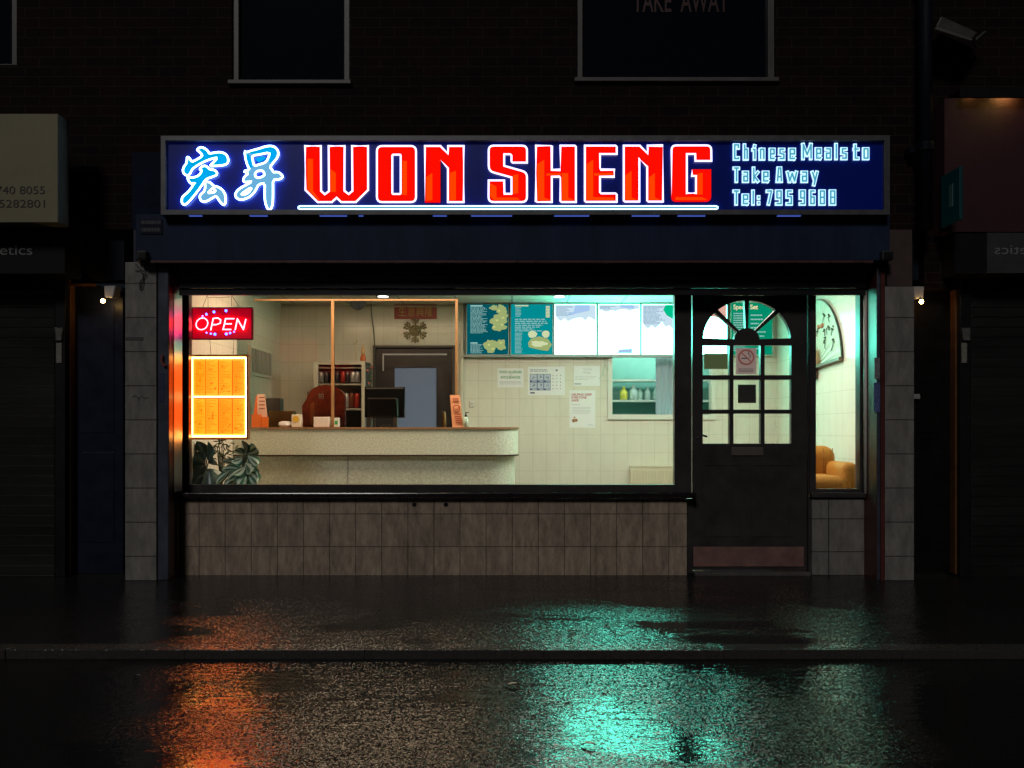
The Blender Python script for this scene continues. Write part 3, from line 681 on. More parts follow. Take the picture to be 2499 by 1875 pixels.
# ================================================================== inside: lights
def downlight(px, py, Y, label, big=False):
    pass
CL = thing("ceiling_fill_light", "added unseen square light panel over the customer side", "ceiling fill light", (1.25, .72, ZC - .02), "added light panels out of view on the ceiling")  # fill panel out of view, added to light the room
MB().poly([rect(0, 1, 0, 1)], 0, .01)
def panel(o, L, wx, wy, emi):
    x, y, z = L
    MB().box(x - wx / 2, x + wx / 2, y - wy / 2, y + wy / 2, z - .004, z + .012).build("diffuser", emi, o)
    mb = MB()
    for a, b2, c, d in ((-wx / 2 - .03, -wx / 2 - .001, -wy / 2, wy / 2), (wx / 2 + .001, wx / 2 + .03, -wy / 2, wy / 2), (-wx / 2 - .03, wx / 2 + .03, -wy / 2 - .03, -wy / 2 - .001), (-wx / 2 - .03, wx / 2 + .03, wy / 2 + .001, wy / 2 + .03)):
        mb.box(x + a, x + b2, y + c, y + d, z - .006, z + .018)
    mb.build("frame", M_upvc, o)
panel(CL, (1.25, .72, ZC - .02), 2.1, .8, emat("warm white diffuser", (1., .97, .82), 13.))
CL2 = thing("ceiling_fill_light", "added unseen warm light panel, dimmer, over the counter side", "ceiling fill light", (-1.3, .72, ZC - .02), "added light panels out of view on the ceiling")  # second added panel, unseen, warmer and weaker for the counter side
panel(CL2, (-1.3, .72, ZC - .02), 1.9, .8, emat("dim warm diffuser", (1., .70, .44), 9.))
for px, lab in ((1365, "small round ceiling spot above the bright menu boards"), (935, "small round ceiling spot above the counter screen")):
    Y = 2.12; o = thing("ceiling_spot", lab, "spotlight", (PX(px, Y), Y, ZC - .01), "round spots in the ceiling")
    MB().lathe(PX(px, Y), Y, ZC - .012, [(.07, 0), (.075, .01)], 20).build("rim", M_upvc, o)
    MB().lathe(PX(px, Y), Y, ZC - .016, [(.055, 0), (.055, .003)], 20).build("lens", emat("spot lens", (1, 1, .9), 4 if px > 1000 else 1.6), o)

# ================================================================== counter
YC = 1.12
CNT = thing("counter", "long pale serving counter with rounded end and dark trim lines", "counter", (PX(900, YC), YC, 0))
M_lam = mat("speckled pale laminate", (.60, .65, .53), .32, noise=.30, nscale=70)
M_trim = mat("brown counter trim", (.30, .17, .09), .3, noise=.2)
def counter_outline(x1, yf, r, yb):
    pts = [(XI0 + .005, yf)] + [(x1 - r + r * math.sin(R(a)), yf + r - r * math.cos(R(a))) for a in range(0, 91, 9)] + [(x1, yb), (XI0 + .005, yb)]
    return pts
def extr(mb, pts, z0, z1):
    b2 = len(mb.v); n = len(pts)
    mb.v += [(x, y, z0) for x, y in pts] + [(x, y, z1) for x, y in pts]
    mb.f.append(tuple(range(b2 + n, b2 + 2 * n))); mb.f.append(tuple(range(b2 + n - 1, b2 - 1, -1)))
    for k in range(n): mb.f.append((b2 + k, b2 + (k + 1) % n, b2 + n + (k + 1) % n, b2 + n + k))
    return mb
xe = PX(1264, YC + .2)
zt_, zm_, zs_ = PZ(1043, YC), PZ(1111, YC), PZ(1116, YC)
extr(MB(), counter_outline(xe, YC, .24, YC + .55), zm_ + .003, zt_ - .018).build("upper_panel", M_lam, CNT)
extr(MB(), counter_outline(xe - .03, YC + .05, .22, YC + .54), .01, zm_ - .014).build("lower_panel", M_lam, CNT)
extr(MB(), counter_outline(xe + .012, YC - .012, .25, YC + .56), zt_ - .0175, zt_).build("worktop", M_trim, CNT)
extr(MB(), counter_outline(xe + .008, YC - .008, .245, YC + .555), zm_ - .012, zm_ + .002).build("trim_band", mat("dark trim band", (.06, .035, .03), .2), CNT)
for px, a, b2 in ((848, zm_ - .2, zm_ - .03), (560, .05, zm_ - .03)):
    MB().box(PX(px, YC + .05), PX(px + 2, YC + .05), YC + .046, YC + .0495, .02, zm_ - .016).build("panel_seam", mat("grey seam", (.28, .30, .27), .5), CNT)
SCR = thing("counter_screen", "thin wooden framed clear screen standing on the counter", "screen", (PX(900, YC), YC + .1, zt_))
YR = YC + .10
M_wood = mat("varnished pine", (.34, .19, .08), .35, noise=.25, nscale=10, stretch=(3, 3, .5))
zr = PZ(733, YR)
MB().box(PX(620, YR), PX(1118, YR), YR, YR + .03, zr - .004, zr + .011).build("top_rail", M_wood, SCR)
for a, b2 in ((808, 815), (1111, 1117), (531, 538)):
    MB().box(PX(a, YR), PX(b2, YR), YR + .001, YR + .029, zt_ + .001, zr - .0045).build("post", M_wood, SCR)
for a, b2 in ((541, 805), (816, 1109)):
    MB().box(PX(a, YR), PX(b2, YR), YR + .012, YR + .017, zt_ + .002, zr - .005).build("pane", glass_mat("clear screen", (.97, .97, .95)), SCR)

# ================================================================== menu boards
YM = YB - .06
E_edge = mat("board edge", (.30, .36, .34), .35, .4)
HOUS = thing("menu_housing", "long grey box carrying the backlit menu boards along the back wall", "sign box", (PX(1410, YM), YM, PZ(868, YM)))
MB().box(PX(1133, YM), PX(1777, YM), YM + .006, YB - .003, PZ(872, YM), PZ(738, YM)).build("back_box", mat("grey box", (.22, .25, .24), .5), HOUS)
MB().box(PX(1131, YM), PX(1779, YM), YM - .02, YM + .0055, PZ(742, YM), PZ(735, YM)).box(PX(1131, YM), PX(1779, YM), YM - .02, YM + .0055, PZ(872, YM), PZ(867.5, YM)).build("edge_rail", E_edge, HOUS)
E_tealb = emat("teal backlit board", (.0, .09, .115), 1.); E_tealb2 = emat("brighter teal backlit board", (.0, .22, .24), 1.2)
E_hot = emat("overbright board", (.14, 1.0, .72), 20.); E_sky = emat("sky blue board print", (.40, .60, .90), 1.)
E_greenb = emat("green backlit board", (.0, .24, .13), 1.1)
E_wash = emat("washed out board print", (.62, .80, .92), 1.)
E_text = emat("pale board print", (.30, .55, .50), 1.); E_textg = emat("grey board print", (.22, .38, .52), 1.)
E_food = emat("food picture", (.34, .42, .16), 1.); E_food2 = emat("pale food picture", (.62, .70, .40), 1.)
KB = 2212 / 540
def bp(x, y, Y=YM): return (PX(1120 + x / KB, Y), PZ(720 + y / KB, Y))
def blob(cx_, cy_, rx, ry, seed, n=26, rough=.25):
    rn = random.Random(seed); ph = [rn.uniform(0, 6.28) for _ in range(4)]
    out = []
    for k in range(n):
        a = 2 * math.pi * k / n
        f = 1 + rough * (.5 * math.sin(3 * a + ph[0]) + .35 * math.sin(5 * a + ph[1]) + .3 * math.sin(8 * a + ph[2])) + rough * .25 * rn.uniform(-1, 1)
        out.append(bp(cx_ + rx * f * math.cos(a), cy_ + ry * f * math.sin(a)))
    return out
def board(x0, x1, face, label, y0=94, y1=596):
    a = bp(x0, y1); c = bp(x1, y0)
    o = thing("menu_board", label, "menu board", ((a[0] + c[0]) / 2, YM, a[1]), "backlit menu boards on the back wall")
    MB().box(a[0], c[0], YM - .004, YM + .0055, a[1], c[1]).build("panel", face, o)
    MB().poly([rect(a[0] - .008, c[0] + .008, a[1] - .008, c[1] + .008), rect(a[0] + .001, c[0] - .001, a[1] + .001, c[1] - .001)], YM - .012, YM + .005).build("frame", E_edge, o)
    return o
YP_ = YM - .006
o = board(80, 494, E_tealb, "dark teal menu board at the far end, with lists and two food pictures")
mb = MB(); a = bp(115, 390); c = bp(290, 128); dashes(mb, a[0], c[0], a[1], c[1], 22, YP_, ragged=.35, h=.42)
a = bp(115, 590); c = bp(250, 495); dashes(mb, a[0], c[0], a[1], c[1], 8, YP_, ragged=.35, h=.42)
a = bp(115, 118); c = bp(238, 104); mb.box(a[0], c[0], YP_ - .001, YP_, a[1], c[1]); a = bp(115, 488); c = bp(186, 475); mb.box(a[0], c[0], YP_ - .001, YP_, a[1], c[1])
mb.build("menu_print", E_text, o)
mb = MB()
for i, (x, y, rx, ry) in enumerate(((350, 130, 40, 26), (425, 150, 50, 50), (395, 250, 78, 55), (440, 215, 45, 50), (400, 320, 72, 42), (312, 512, 62, 66), (415, 500, 55, 52))): mb.poly([blob(x, y, rx, ry, i)], YP_ - .0003 * i, YM - .004)
pic = mb.build("food_picture", E_food, o)
mb = MB()
for i, (x, y) in enumerate(((400, 160), (380, 255), (430, 300), (300, 500), (340, 540), (420, 480), (440, 230), (350, 320))): mb.poly([blob(x, y, 14, 9, i + 40)], YP_ - .0032 - .0002 * i, YP_ - .0022)
mb.build("garnish", emat("garnish", (.55, .60, .22), 1.), pic)
o = board(520, 936, E_tealb2, "bright teal menu board second from the far end, with a platter picture below")
mb = MB(); a = bp(560, 375); c = bp(880, 300); dashes(mb, a[0], c[0], a[1], c[1], 4, YP_, ragged=.5)
a = bp(560, 300); c = bp(890, 240); dashes(mb, a[0], c[0], a[1], c[1], 3, YP_, ragged=.1); a = bp(565, 225); c = bp(625, 125); dashes(mb, a[0], c[0], a[1], c[1], 7, YP_, ragged=.3)
a = bp(560, 590); c = bp(640, 380); dashes(mb, a[0], c[0], a[1], c[1], 16, YP_, ragged=.3)
mb.build("menu_print", E_text, o)
mb = MB(); a = bp(868, 230); c = bp(908, 112); dashes(mb, a[0], c[0], a[1], c[1], 8, YP_, words=False, ragged=.0, h=.75)
a = bp(560, 115); c = bp(695, 103); mb.box(a[0], c[0], YP_ - .001, YP_, a[1], c[1])
mb.build("price_print", E_food2, o)
pic = MB().poly([[bp(x, y) for x, y in ((690, 480), (720, 440), (800, 415), (890, 440), (930, 500), (890, 560), (820, 552), (700, 525))]], YP_, YM - .004).build("food_picture", E_food, o)
mb = MB().poly([blob(735, 395, 45, 35, 3, rough=.1)], YP_ - .003, YP_ - .001).poly([blob(868, 393, 38, 36, 5, rough=.05)], YP_ - .0035, YP_ - .001).poly([blob(800, 490, 80, 30, 7)], YP_ - .004, YP_ - .001)
mb.build("garnish", E_food2, pic)
HOTL = ["overbright white menu board next to the two teal ones", "overbright white menu board, middle of the three white ones seen through the big window",
        "overbright white menu board with a green corner, cut by the big window's door side edge", "overbright white menu board seen through the left of the door's arch"]
for i, (x0, x1) in enumerate(((955, 1372), (1392, 1808), (1826, 2242), (2262, 2678))):
    o = board(x0, x1, E_hot, HOTL[i])
    wB = x1 - x0; rn = random.Random(30 + i)
    dep = (175, 60, 230, 120)[i]
    edge = [(x0 + wB * (1 - q / 12) - 4, 98 + dep * (1 - (q / 12) * (.15, -.3, .0, .4)[i]) * rn.uniform(.72, 1.1) * (1 if q < 11 else .9)) for q in range(13)]
    edge[0] = (x1 - 5, edge[0][1]); edge[-1] = (x0 + 5, edge[-1][1])
    MB().poly([[bp(*p) for p in [(x0 + 5, 98), (x1 - 5, 98)] + edge]], YP_, YM - .0041).build("title_print", E_wash, o)
    if i < 2:
        pts = [(x0 + wB * .50, 100), (x0 + wB * .84, 100), (x0 + wB * .84, 158), (x0 + wB * .70, 172), (x0 + wB * .55, 186), (x0 + wB * .36, 205), (x0 + wB * .30, 190), (x0 + wB * .46, 170)] if i == 0 else \
              [(x0 + wB * .50, 100), (x0 + wB * .86, 100), (x0 + wB * .86, 140), (x0 + wB * .7, 132), (x0 + wB * .55, 126)]
        MB().poly([[bp(*p) for p in pts]], YP_ - .001, YP_ - .0002).build("picture_print", E_sky, o)
        if i == 1: MB().poly([[bp(x0 + wB * .5, 545), bp(x0 + wB * .82, 535), bp(x0 + wB * .82, 585), bp(x0 + wB * .45, 585)]], YP_, YM - .0041).build("picture_print", E_sky, o)
    if i == 2:
        MB().poly([[bp(*p) for p in ((x0 + 240, 100), (x1 - 6, 100), (x1 - 6, 285), (x0 + 330, 250), (x0 + 250, 205), (x0 + 215, 150))]], YP_ - .001, YP_ - .0002).build("picture_print", emat("green board print", (.0, .45, .22), 1.2), o)
    if i == 3:
        MB().poly([[bp(*p) for p in ((x0 + 6, 100), (x1 - 6, 100), (x1 - 6, 240), (x0 + 260, 220), (x0 + 100, 180), (x0 + 6, 170))]], YP_ - .0014, YP_ - .0003).build("picture_print", emat("pink board print", (.75, .42, .34), 1.), o)
    mb = MB(); a = bp(x0 + 20, (215, 150, 300, 180)[i]); c = bp(x0 + wB * (.46 if i != 2 else .58), 112); dashes(mb, a[0], c[0], a[1], c[1], (10, 3, 15, 4)[i], YP_ - .002, ragged=.45, h=.5)
    mb.build("menu_print", E_textg if i != 3 else E_food2, o)
o = thing("price_rack", "pale rack of leaflets on the side wall seen below the LED sign", "leaflet rack", (XI0 + .02, 2.0, 1.6))
MB().box(XI0 + .002, XI0 + .03, 1.55, 2.25, 1.66, 1.95).build("back", mat("pale rack", (.6, .58, .5), .5), o)
for k in range(7): MB().box(XI0 + .0305, XI0 + .04, 1.58 + k * .095, 1.64 + k * .095, 1.69, 1.92).build("leaflet", mat("grey leaflet", (.30, .29, .27), .5), o)
# the set menu board near the corner
a0, a1 = PX(1784, YM), PX(1884, YM); b0, b1 = PZ(866, YM), PZ(728, YM)
o = thing("menu_board", "green menu board headed Special Set, seen through the top of the door's arch", "menu board", ((a0 + a1) / 2, YM, b0), "backlit menu boards on the back wall")
MB().box(a0, a1, YM - .004, YB - .003, b0, b1).build("panel", E_greenb, o)
MB().poly([rect(a0 - .012, a1 + .012, b0 - .012, b1 + .012), rect(a0 + .001, a1 - .001, b0 + .001, b1 - .001)], YM - .01, YB - .002).build("frame", mat("pale green frame", (.35, .5, .4), .4), o)
mb = MB(); text_mesh(mb, "Special", PX(1790, YP_), YP_, PZ(755, YP_), .052, width=.17, bold=.012); text_mesh(mb, "Set", PX(1831, YP_), YP_ - .0005, PZ(755, YP_), .052, width=.085, bold=.012)
mb.build("heading", emat("cream heading", (.85, .75, .40), 1.1), o)
mb = MB(); dashes(mb, PX(1790, YP_), PX(1826, YP_), PZ(860, YP_), PZ(764, YP_), 17, YP_, ragged=.4); dashes(mb, PX(1832, YP_), PX(1872, YP_), PZ(860, YP_), PZ(768, YP_), 9, YP_, ragged=.6, h=.3)
mb.build("menu_print", E_text, o)

# ================================================================== notices on the back wall
M_paper = mat("white paper", (.82, .84, .84), .5); M_ink = mat("dark ink", (.10, .12, .20), .6); M_grey = mat("grey ink", (.42, .44, .5), .6)
YN = YB - .004
def sheet(name, px0, px1, py0, py1, label, Y=YN, cat="notice", m=None, grp=None):
    o = thing(name, label, cat, (PX((px0 + px1) / 2, Y), Y, PZ(py1, Y)), grp)
    MB().pbox(px0, px1, py0, py1, Y, Y + .003).build("sheet", m or M_paper, o); return o
WG = "paper notices on the cream tiles"
o = sheet("wall_notice", 1214, 1278, 899, 946, "small white notice headed food allergies and intolerances in green", grp=WG)
mb = MB(); xm = PX(1246, YN)
text_mesh(mb, "FOOD ALLERGIES", xm, YN - .001, PZ(911, YN), .026, width=.245, align='CENTER', bold=.02); text_mesh(mb, "INTOLERANCES", xm, YN - .001, PZ(924, YN), .026, width=.215, align='CENTER', bold=.02)
mb.build("heading", mat("green ink", (.0, .26, .08), .6), o)
mb = MB(); text_mesh(mb, "and", xm, YN - .001, PZ(916.5, YN), .014, align='CENTER', bold=.02); dashes(mb, PX(1219, YN), PX(1274, YN), PZ(940, YN), PZ(931, YN), 3, YN - .001, ragged=.1, h=.35)
mb.build("print", M_grey, o)
o = sheet("wall_notice", 1288, 1379, 895, 965, "wide notice with a grid of dark blue pictures and rows of little symbols", grp=WG)
mb = MB(); gx = [PX(v, YN) for v in (1293, 1311, 1327, 1344)]; gzv = [PZ(v, YN) for v in (953, 933, 913)]
mb.box(gx[0], gx[3], YN - .0008, YN - .0002, gzv[0], gzv[2]); mb.build("picture_grid", mat("navy ink", (.05, .08, .24), .6), o)
mb = MB(); rn = random.Random(2)
for i in range(3):
    for j in range(2):
        x0, x1, z0, z1 = gx[i] + .004, gx[i + 1] - .004, gzv[j] + .006, gzv[j + 1] - .004
        mb.box(x0, x1, YN - .0014, YN - .001, z0 + .014, z1); mb.box(x0 + .02, x1, YN - .0014, YN - .001, z0, z0 + .010)
pg = mb.build("picture", mat("pale blue picture", (.48, .54, .66), .6), o)
mb = MB()
for i in range(3):
    for j in range(2):
        cx_, cz_ = (gx[i] + gx[i + 1]) / 2, (gzv[j] + gzv[j + 1]) / 2
        for k in range(4): mb.tube([(cx_ + rn.uniform(-.02, .02), YN - .0018, cz_ + rn.uniform(-.01, .025)), (cx_ + rn.uniform(-.02, .02), YN - .0018, cz_ + rn.uniform(-.01, .03))], .0022, 4)
mb.build("figure_print", MATS["navy ink"], o)
mb = MB()
for i in range(3):
    for j in range(5):
        x, z = PX(1350 + i * 9, YN), PZ(917 + j * 8, YN)
        mb.box(x - .006, x + .006 * rn.uniform(.3, 1), YN - .001, YN - .0002, z - .006 * rn.uniform(.2, 1), z + .006)
dashes(mb, PX(1294, YN), PX(1345, YN), PZ(909, YN), PZ(902, YN), 2, YN - .001, ragged=.3, h=.4); mb.box(PX(1294, YN), PX(1305, YN), YN - .001, YN - .0002, PZ(961, YN), PZ(957, YN)); mb.box(PX(1356, YN), PX(1361, YN), YN - .001, YN - .0002, PZ(906, YN), PZ(902, YN))
mb.build("print", M_ink, o)
o = sheet("wall_notice", 1400, 1464, 893, 942, "pale track and trace notice beside the hatch, above the tall notice", grp=WG)
mb = MB(); text_mesh(mb, "Track &", PX(1423, YN), YN - .001, PZ(904, YN), .024, width=.095); text_mesh(mb, "Trace", PX(1423, YN), YN - .001, PZ(912, YN), .024, width=.085)
mb.box(PX(1402, YN), PX(1418, YN), YN - .001, YN - .0002, PZ(939, YN), PZ(935.5, YN)); dashes(mb, PX(1403, YN), PX(1455, YN), PZ(930, YN), PZ(919, YN), 3, YN - .001, h=.2)
mb.build("print", M_grey, o)
o = sheet("wall_notice", 1390, 1453, 953, 1044, "tall white notice headed helping keep everyone safe in red", grp=WG)
mb = MB()
for s_, y, wd in (("HELPING KEEP", 966, .222), ("EVERYONE", 973, .165), ("SAFE", 980, .078)): text_mesh(mb, s_, PX(1395, YN), YN - .001, PZ(y, YN), .0245, width=wd, bold=.02)
mb.build("heading", mat("red ink", (.42, .03, .05), .6), o)
mb = MB(); dashes(mb, PX(1396, YN), PX(1443, YN), PZ(1012, YN), PZ(994, YN), 5, YN - .001, ragged=.1, h=.22, words=False); dashes(mb, PX(1395, YN), PX(1415, YN), PZ(990, YN), PZ(987, YN), 1, YN - .001, ragged=0); dashes(mb, PX(1434, YN), PX(1448, YN), PZ(1040, YN), PZ(1037, YN), 1, YN - .001, ragged=0)
mb.build("print", M_grey, o)
mb = MB()
for x, y, r_ in ((1402, 1019, 2.2), (1400, 1027, 4.5), (1406, 1026, 4.)): mb.lathe(PX(x, YN), YN - .001, PZ(y, YN), [(r_ / 220, 0), (r_ / 230, .0007)], 12, 'Y')
mb.build("emblem", mat("tan emblem", (.35, .18, .08), .6), o)
# a small trailing flower sticker near the hatch
mb = MB(); Y = YN
for pts in ([(1474, 868), (1476, 890), (1470, 915), (1462, 925)], [(1476, 890), (1484, 905)], [(1470, 912), (1478, 920)]): mb.tube([(PX(a, Y), Y - .002, PZ(b2, Y)) for a, b2 in pts], .003, 5)
tag(mb.build("wall_sticker", mat("pale green sticker", (.35, .52, .44), .5)), "thin pale green branch sticker beside the hatch frame", "sticker")
# notices on the door glass
YD = -.0125 + .016
def dsheet(px0, px1, py0, py1, label, m): return sheet("door_notice", px0, px1, py0, py1, label, Y=.0175, cat="notice", m=m, grp="notices stuck inside the door glass")
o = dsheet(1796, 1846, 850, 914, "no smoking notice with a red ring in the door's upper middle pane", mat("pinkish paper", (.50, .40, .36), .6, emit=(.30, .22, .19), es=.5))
mb = MB(); Y = .0165
mb.tube([(PX(1821 + 18 * math.cos(R(a)), Y), Y, PZ(872 - 17 * math.sin(R(a)), Y)) for a in range(0, 360, 15)], .0075, 5, True)
mb.tube([(PX(1809, Y), Y, PZ(860, Y)), (PX(1834, Y), Y, PZ(884, Y))], .005, 5)
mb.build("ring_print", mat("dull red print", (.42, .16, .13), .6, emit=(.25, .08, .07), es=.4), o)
mb = MB().box(PX(1809, Y), PX(1827, Y), Y - .001, Y, PZ(876, Y), PZ(873.5, Y)).tube([(PX(x, Y), Y, PZ(y, Y)) for x, y in ((1829, 874), (1832, 868), (1826, 864), (1828, 858))], .003, 5)
dashes(mb, PX(1803, Y), PX(1840, Y), PZ(910, Y), PZ(900, Y), 3, Y, ragged=.1, h=.4)
mb.build("print", M_ink, o)
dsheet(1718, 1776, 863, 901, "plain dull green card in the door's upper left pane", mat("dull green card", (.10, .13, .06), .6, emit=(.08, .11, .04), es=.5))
dsheet(1801, 1845, 939, 984, "plain dark square card in the door's centre pane", mat("dark card", (.05, .045, .04), .6))

# ================================================================== behind the counter
YBn = YB - .006
o = thing("lucky_banner", "small red banner with gold Chinese writing on the back wall above the snowflake", "banner", (PX(1014, YBn), YBn, PZ(779, YBn)))
MB().pbox(962, 1066, 743, 779, YBn, YBn + .004).build("cloth", mat("faded red cloth", (.42, .08, .07), .6, noise=.35, nscale=60), o)
mb = MB(); GLY = ["生", "意", "興", "隆"]
for i, g in enumerate(GLY): text_mesh(mb, g, PX(973 + i * 21.5, YBn), YBn - .001, PZ(770.5, YBn), .085, width=.083)
mb.build("writing", mat("gold print", (.62, .42, .12), .5), o)
def snowflake():
    mb = MB(); Y = YBn - .006; cx_, cz_ = PX(1013, Y), PZ(807, Y); s_ = 1 / sc(Y)
    for k in range(6):
        a = R(90 + 60 * k); d = Vector((math.cos(a), math.sin(a))); n_ = Vector((-d.y, d.x))
        def q(u, v): return (cx_ + (d.x * u + n_.x * v) * s_, Y, cz_ + (d.y * u + n_.y * v) * s_)
        mb.tube([q(0, 0), q(28, 0)], 1.6 * s_, 5)
        for u, l_ in ((9, 6), (15, 9), (21, 8)):
            for s2 in (-1, 1): mb.tube([q(u, 0), q(u + l_ * .75, s2 * l_)], 1.5 * s_, 5)
        for u, v in ((28, 0), (26, 7), (26, -7)): mb.ball(q(u, v), 2.6 * s_, 6)
        a2 = a + R(30); mb.tube([(cx_, Y, cz_), (cx_ + math.cos(a2) * 13 * s_, Y, cz_ + math.sin(a2) * 13 * s_)], 1.3 * s_, 5)
    mb.lathe(cx_, Y - .002, cz_, [(6 * s_, 0), (6 * s_, .003)], 12, 'Y')
    return mb
tag(snowflake().build("snowflake_ornament", mat("dull gold glitter", (.30, .24, .11), .5, .3)), "dull gold snowflake decoration below the red banner", "ornament")
mb = MB().lathe(PX(873, 2.55), 2.55, ZC - .09, [(.02, -.0), (.07, .03), (.085, .07), (.09, .088)], 16)
tag(mb.build("dome_camera", mat("blue grey dome", (.16, .17, .24), .2)), "dark dome camera on the ceiling above the fridge", "camera")
mb = MB().tube([(PX(a, YB - .02), YB - .02, PZ(b2, YB - .02)) for a, b2 in ((905, 738), (907, 770), (912, 810), (915, 850))], .005, 6)
tag(mb.build("cable", mat("dark green cable", (.05, .07, .05), .5)), "thin dark cable running down the tiles to the dark doorway", "cable")
# drinks fridge
YFr = 2.2
FR = thing("drinks_fridge", "pale framed drinks fridge with dark shelves behind the counter", "fridge", (PX(828, YFr), YFr, 0))
f0, f1, fz1 = PX(766, YFr), PX(890, YFr), PZ(882, YFr)
fo = rect(PX(776, YFr), PX(882, YFr), .25, PZ(890, YFr))
M_fr = mat("off white fridge", (.55, .54, .46), .35, noise=.1)
MB().poly([rect(f0, f1, .05, fz1), fo], YFr, YFr + .05).build("door_frame", M_fr, FR, bevel=.006)
MB().box(f0 + .002, f1 - .002, YFr + .42, YFr + .44, .05, fz1).box(f0 + .002, f0 + .02, YFr + .051, YFr + .419, .05, fz1).box(f1 - .02, f1 - .002, YFr + .051, YFr + .419, .05, fz1).box(f0 + .021, f1 - .021, YFr + .051, YFr + .419, fz1 - .03, fz1).build("cabinet", mat("dark cabinet", (.09, .08, .085), .4), FR)
for py in (896, 937, 998):
    MB().box(f0 + .022, f1 - .022, YFr + .06, YFr + .41, PZ(py + 2.5, YFr), PZ(py - 1.5, YFr)).build("shelf", mat("pale fridge shelf", (.45, .46, .40), .4), FR)
MB().box(fo[0][0], fo[1][0], YFr + .02, YFr + .025, .25, fo[2][1]).build("pane", glass_mat(), FR)
rn = random.Random(9)
can0 = None
CANC = [("red", (.45, .04, .03)), ("silver", (.45, .45, .47)), ("dark", (.06, .05, .06)), ("orange", (.5, .14, .03)), ("brown", (.2, .06, .03))]
def can(px, py, cn, cc, label, Y=YFr + .12, h=.115):
    o = thing("drink_can", label, "can", (PX(px, Y), Y, PZ(py, Y)), "cans in the drinks fridge")
    x, z = PX(px, Y), PZ(py, Y)
    MB().lathe(x, Y, z, [(.026, 0), (.031, .008), (.031, h - .012), (.025, h)], 14).build("body", mat("can " + cn, cc, .3, .4), o, smooth=True)
    MB().lathe(x, Y, z + h - .001, [(.024, 0), (.023, .004)], 14).build("lid", M_alu, o)
POSN = ["first", "second", "third", "fourth", "fifth", "sixth", "seventh"]
for i, px in enumerate((784, 797, 823, 838, 849, 862, 873)):
    cn, cc = CANC[(1, 2, 2, 0, 2, 1, 1)[i]]
    can(px, 934, cn, cc, f"{cn} drink can, {POSN[i]} along the fridge's upper shelf from the window side")
for i, px in enumerate((822, 834, 846, 858, 871)):
    cn, cc = CANC[(0, 3, 1, 4, 0)[i]]
    can(px, 995, cn, cc, f"{cn} drink can, {POSN[i]} along the fridge's lower shelf from the wooden post side", h=.15)
# flame shaped figurine and dried stems on the fridge
Y = YFr + .1
o = thing("figurine", "orange and cream flame shaped figurine on top of the fridge", "figurine", (PX(892, Y), Y, PZ(880, Y)))
x, z = PX(886, Y), fz1 + .001
MB().lathe(x, Y, z, [(.022, 0), (.032, .02), (.03, .05), (.02, .075)], 12).build("base", mat("orange red glaze", (.55, .12, .03), .3), o, smooth=True)
MB().lathe(x, Y, z + .0755, [(.02, 0), (.024, .03), (.016, .07), (.008, .10), (.002, .125)], 10).build("top", mat("cream orange glaze", (.7, .42, .2), .3), o, smooth=True)
mb = MB()
for a, b2 in ((866, 838), (871, 833)): mb.tube([(PX(868, Y), Y, fz1), (PX(a, Y), Y, PZ(b2, Y))], .003, 5); mb.ball((PX(a, Y), Y, PZ(b2, Y)), .012, 8, 1.6)
tag(mb.build("dried_stems", mat("pale straw", (.6, .52, .34), .6)), "two pale dried stems on the fridge top beside the flame figurine", "dried flowers")
mb = MB(); Y = YFr - .02
fl = thing("hanging_flowers", "string of small red and green flowers hanging down beside the fridge", "flowers", (PX(903, Y), Y, PZ(945, Y)))
mb.tube([(PX(a, Y), Y, PZ(b2, Y)) for a, b2 in ((900, 885), (905, 905), (901, 925), (904, 945))], .005, 5)
for k in range(16): mb.ball((PX(903 + rn.uniform(-6, 6), Y), Y, PZ(888 + k * 3.6, Y)), rn.uniform(.006, .012), 6)
mb.build("leaves", mat("dark green leaves", (.04, .09, .05), .5), fl)
mb = MB()
for a, b2 in ((908, 898), (901, 936), (898, 905)): mb.ball((PX(a, Y), Y - .012, PZ(b2, Y)), .013, 8)
mb.build("blossom", mat("pink red blossom", (.5, .12, .12), .5), fl)
# red glossy rounded shape behind the screen
Y = YC + .34
o = thing("red_shape", "dark red glossy round topped shape behind the wooden post on the counter", "display stand", (PX(785, Y), Y, zt_))
x0, x1 = PX(738, Y), PX(842, Y); zb_, ztp = zt_ + .002, PZ(940, Y)
arc = [(x0 + .03, zb_)] + [(x1 - .0, zb_)] + [((x0 + x1) / 2 + .02 + ((x1 - x0) / 2 - .02) * math.cos(R(a)), ztp - .13 + .13 * math.sin(R(a))) for a in range(0, 181, 15)] + [(x0, zb_ + .20), (x0 + .01, zb_)]
MB().poly([arc[1:]], Y, Y + .05).build("body", mat("dark red gloss", (.36, .055, .03), .15, noise=.5, nscale=14), o, bevel=.01)
mb = MB()
for a, b2, r_ in ((752, 959, 5), (742, 959, 3), (746, 963, 2.4), (768, 947, 1.8), (765, 983, 2)): mb.ball((PX(a, Y), Y - .004, PZ(b2, Y)), r_ / sc(Y) * .7, 8)
mb.build("sparkle_bead", mat("silver sparkle bead", (.8, .8, .85), .08, .8), o)  # silver balls stand in for white sparkles on the red shape
mb = MB(); text_mesh(mb, "帕", PX(777, Y), Y - .003, PZ(973, Y), .045, width=.05); mb.build("writing", mat("pale print", (.6, .5, .42), .5), o)
MB().box(PX(757, Y), PX(767, Y), Y - .006, Y - .001, zb_ + .02, PZ(984, Y)).build("ribbon", mat("orange ribbon", (.6, .15, .03), .4), o)
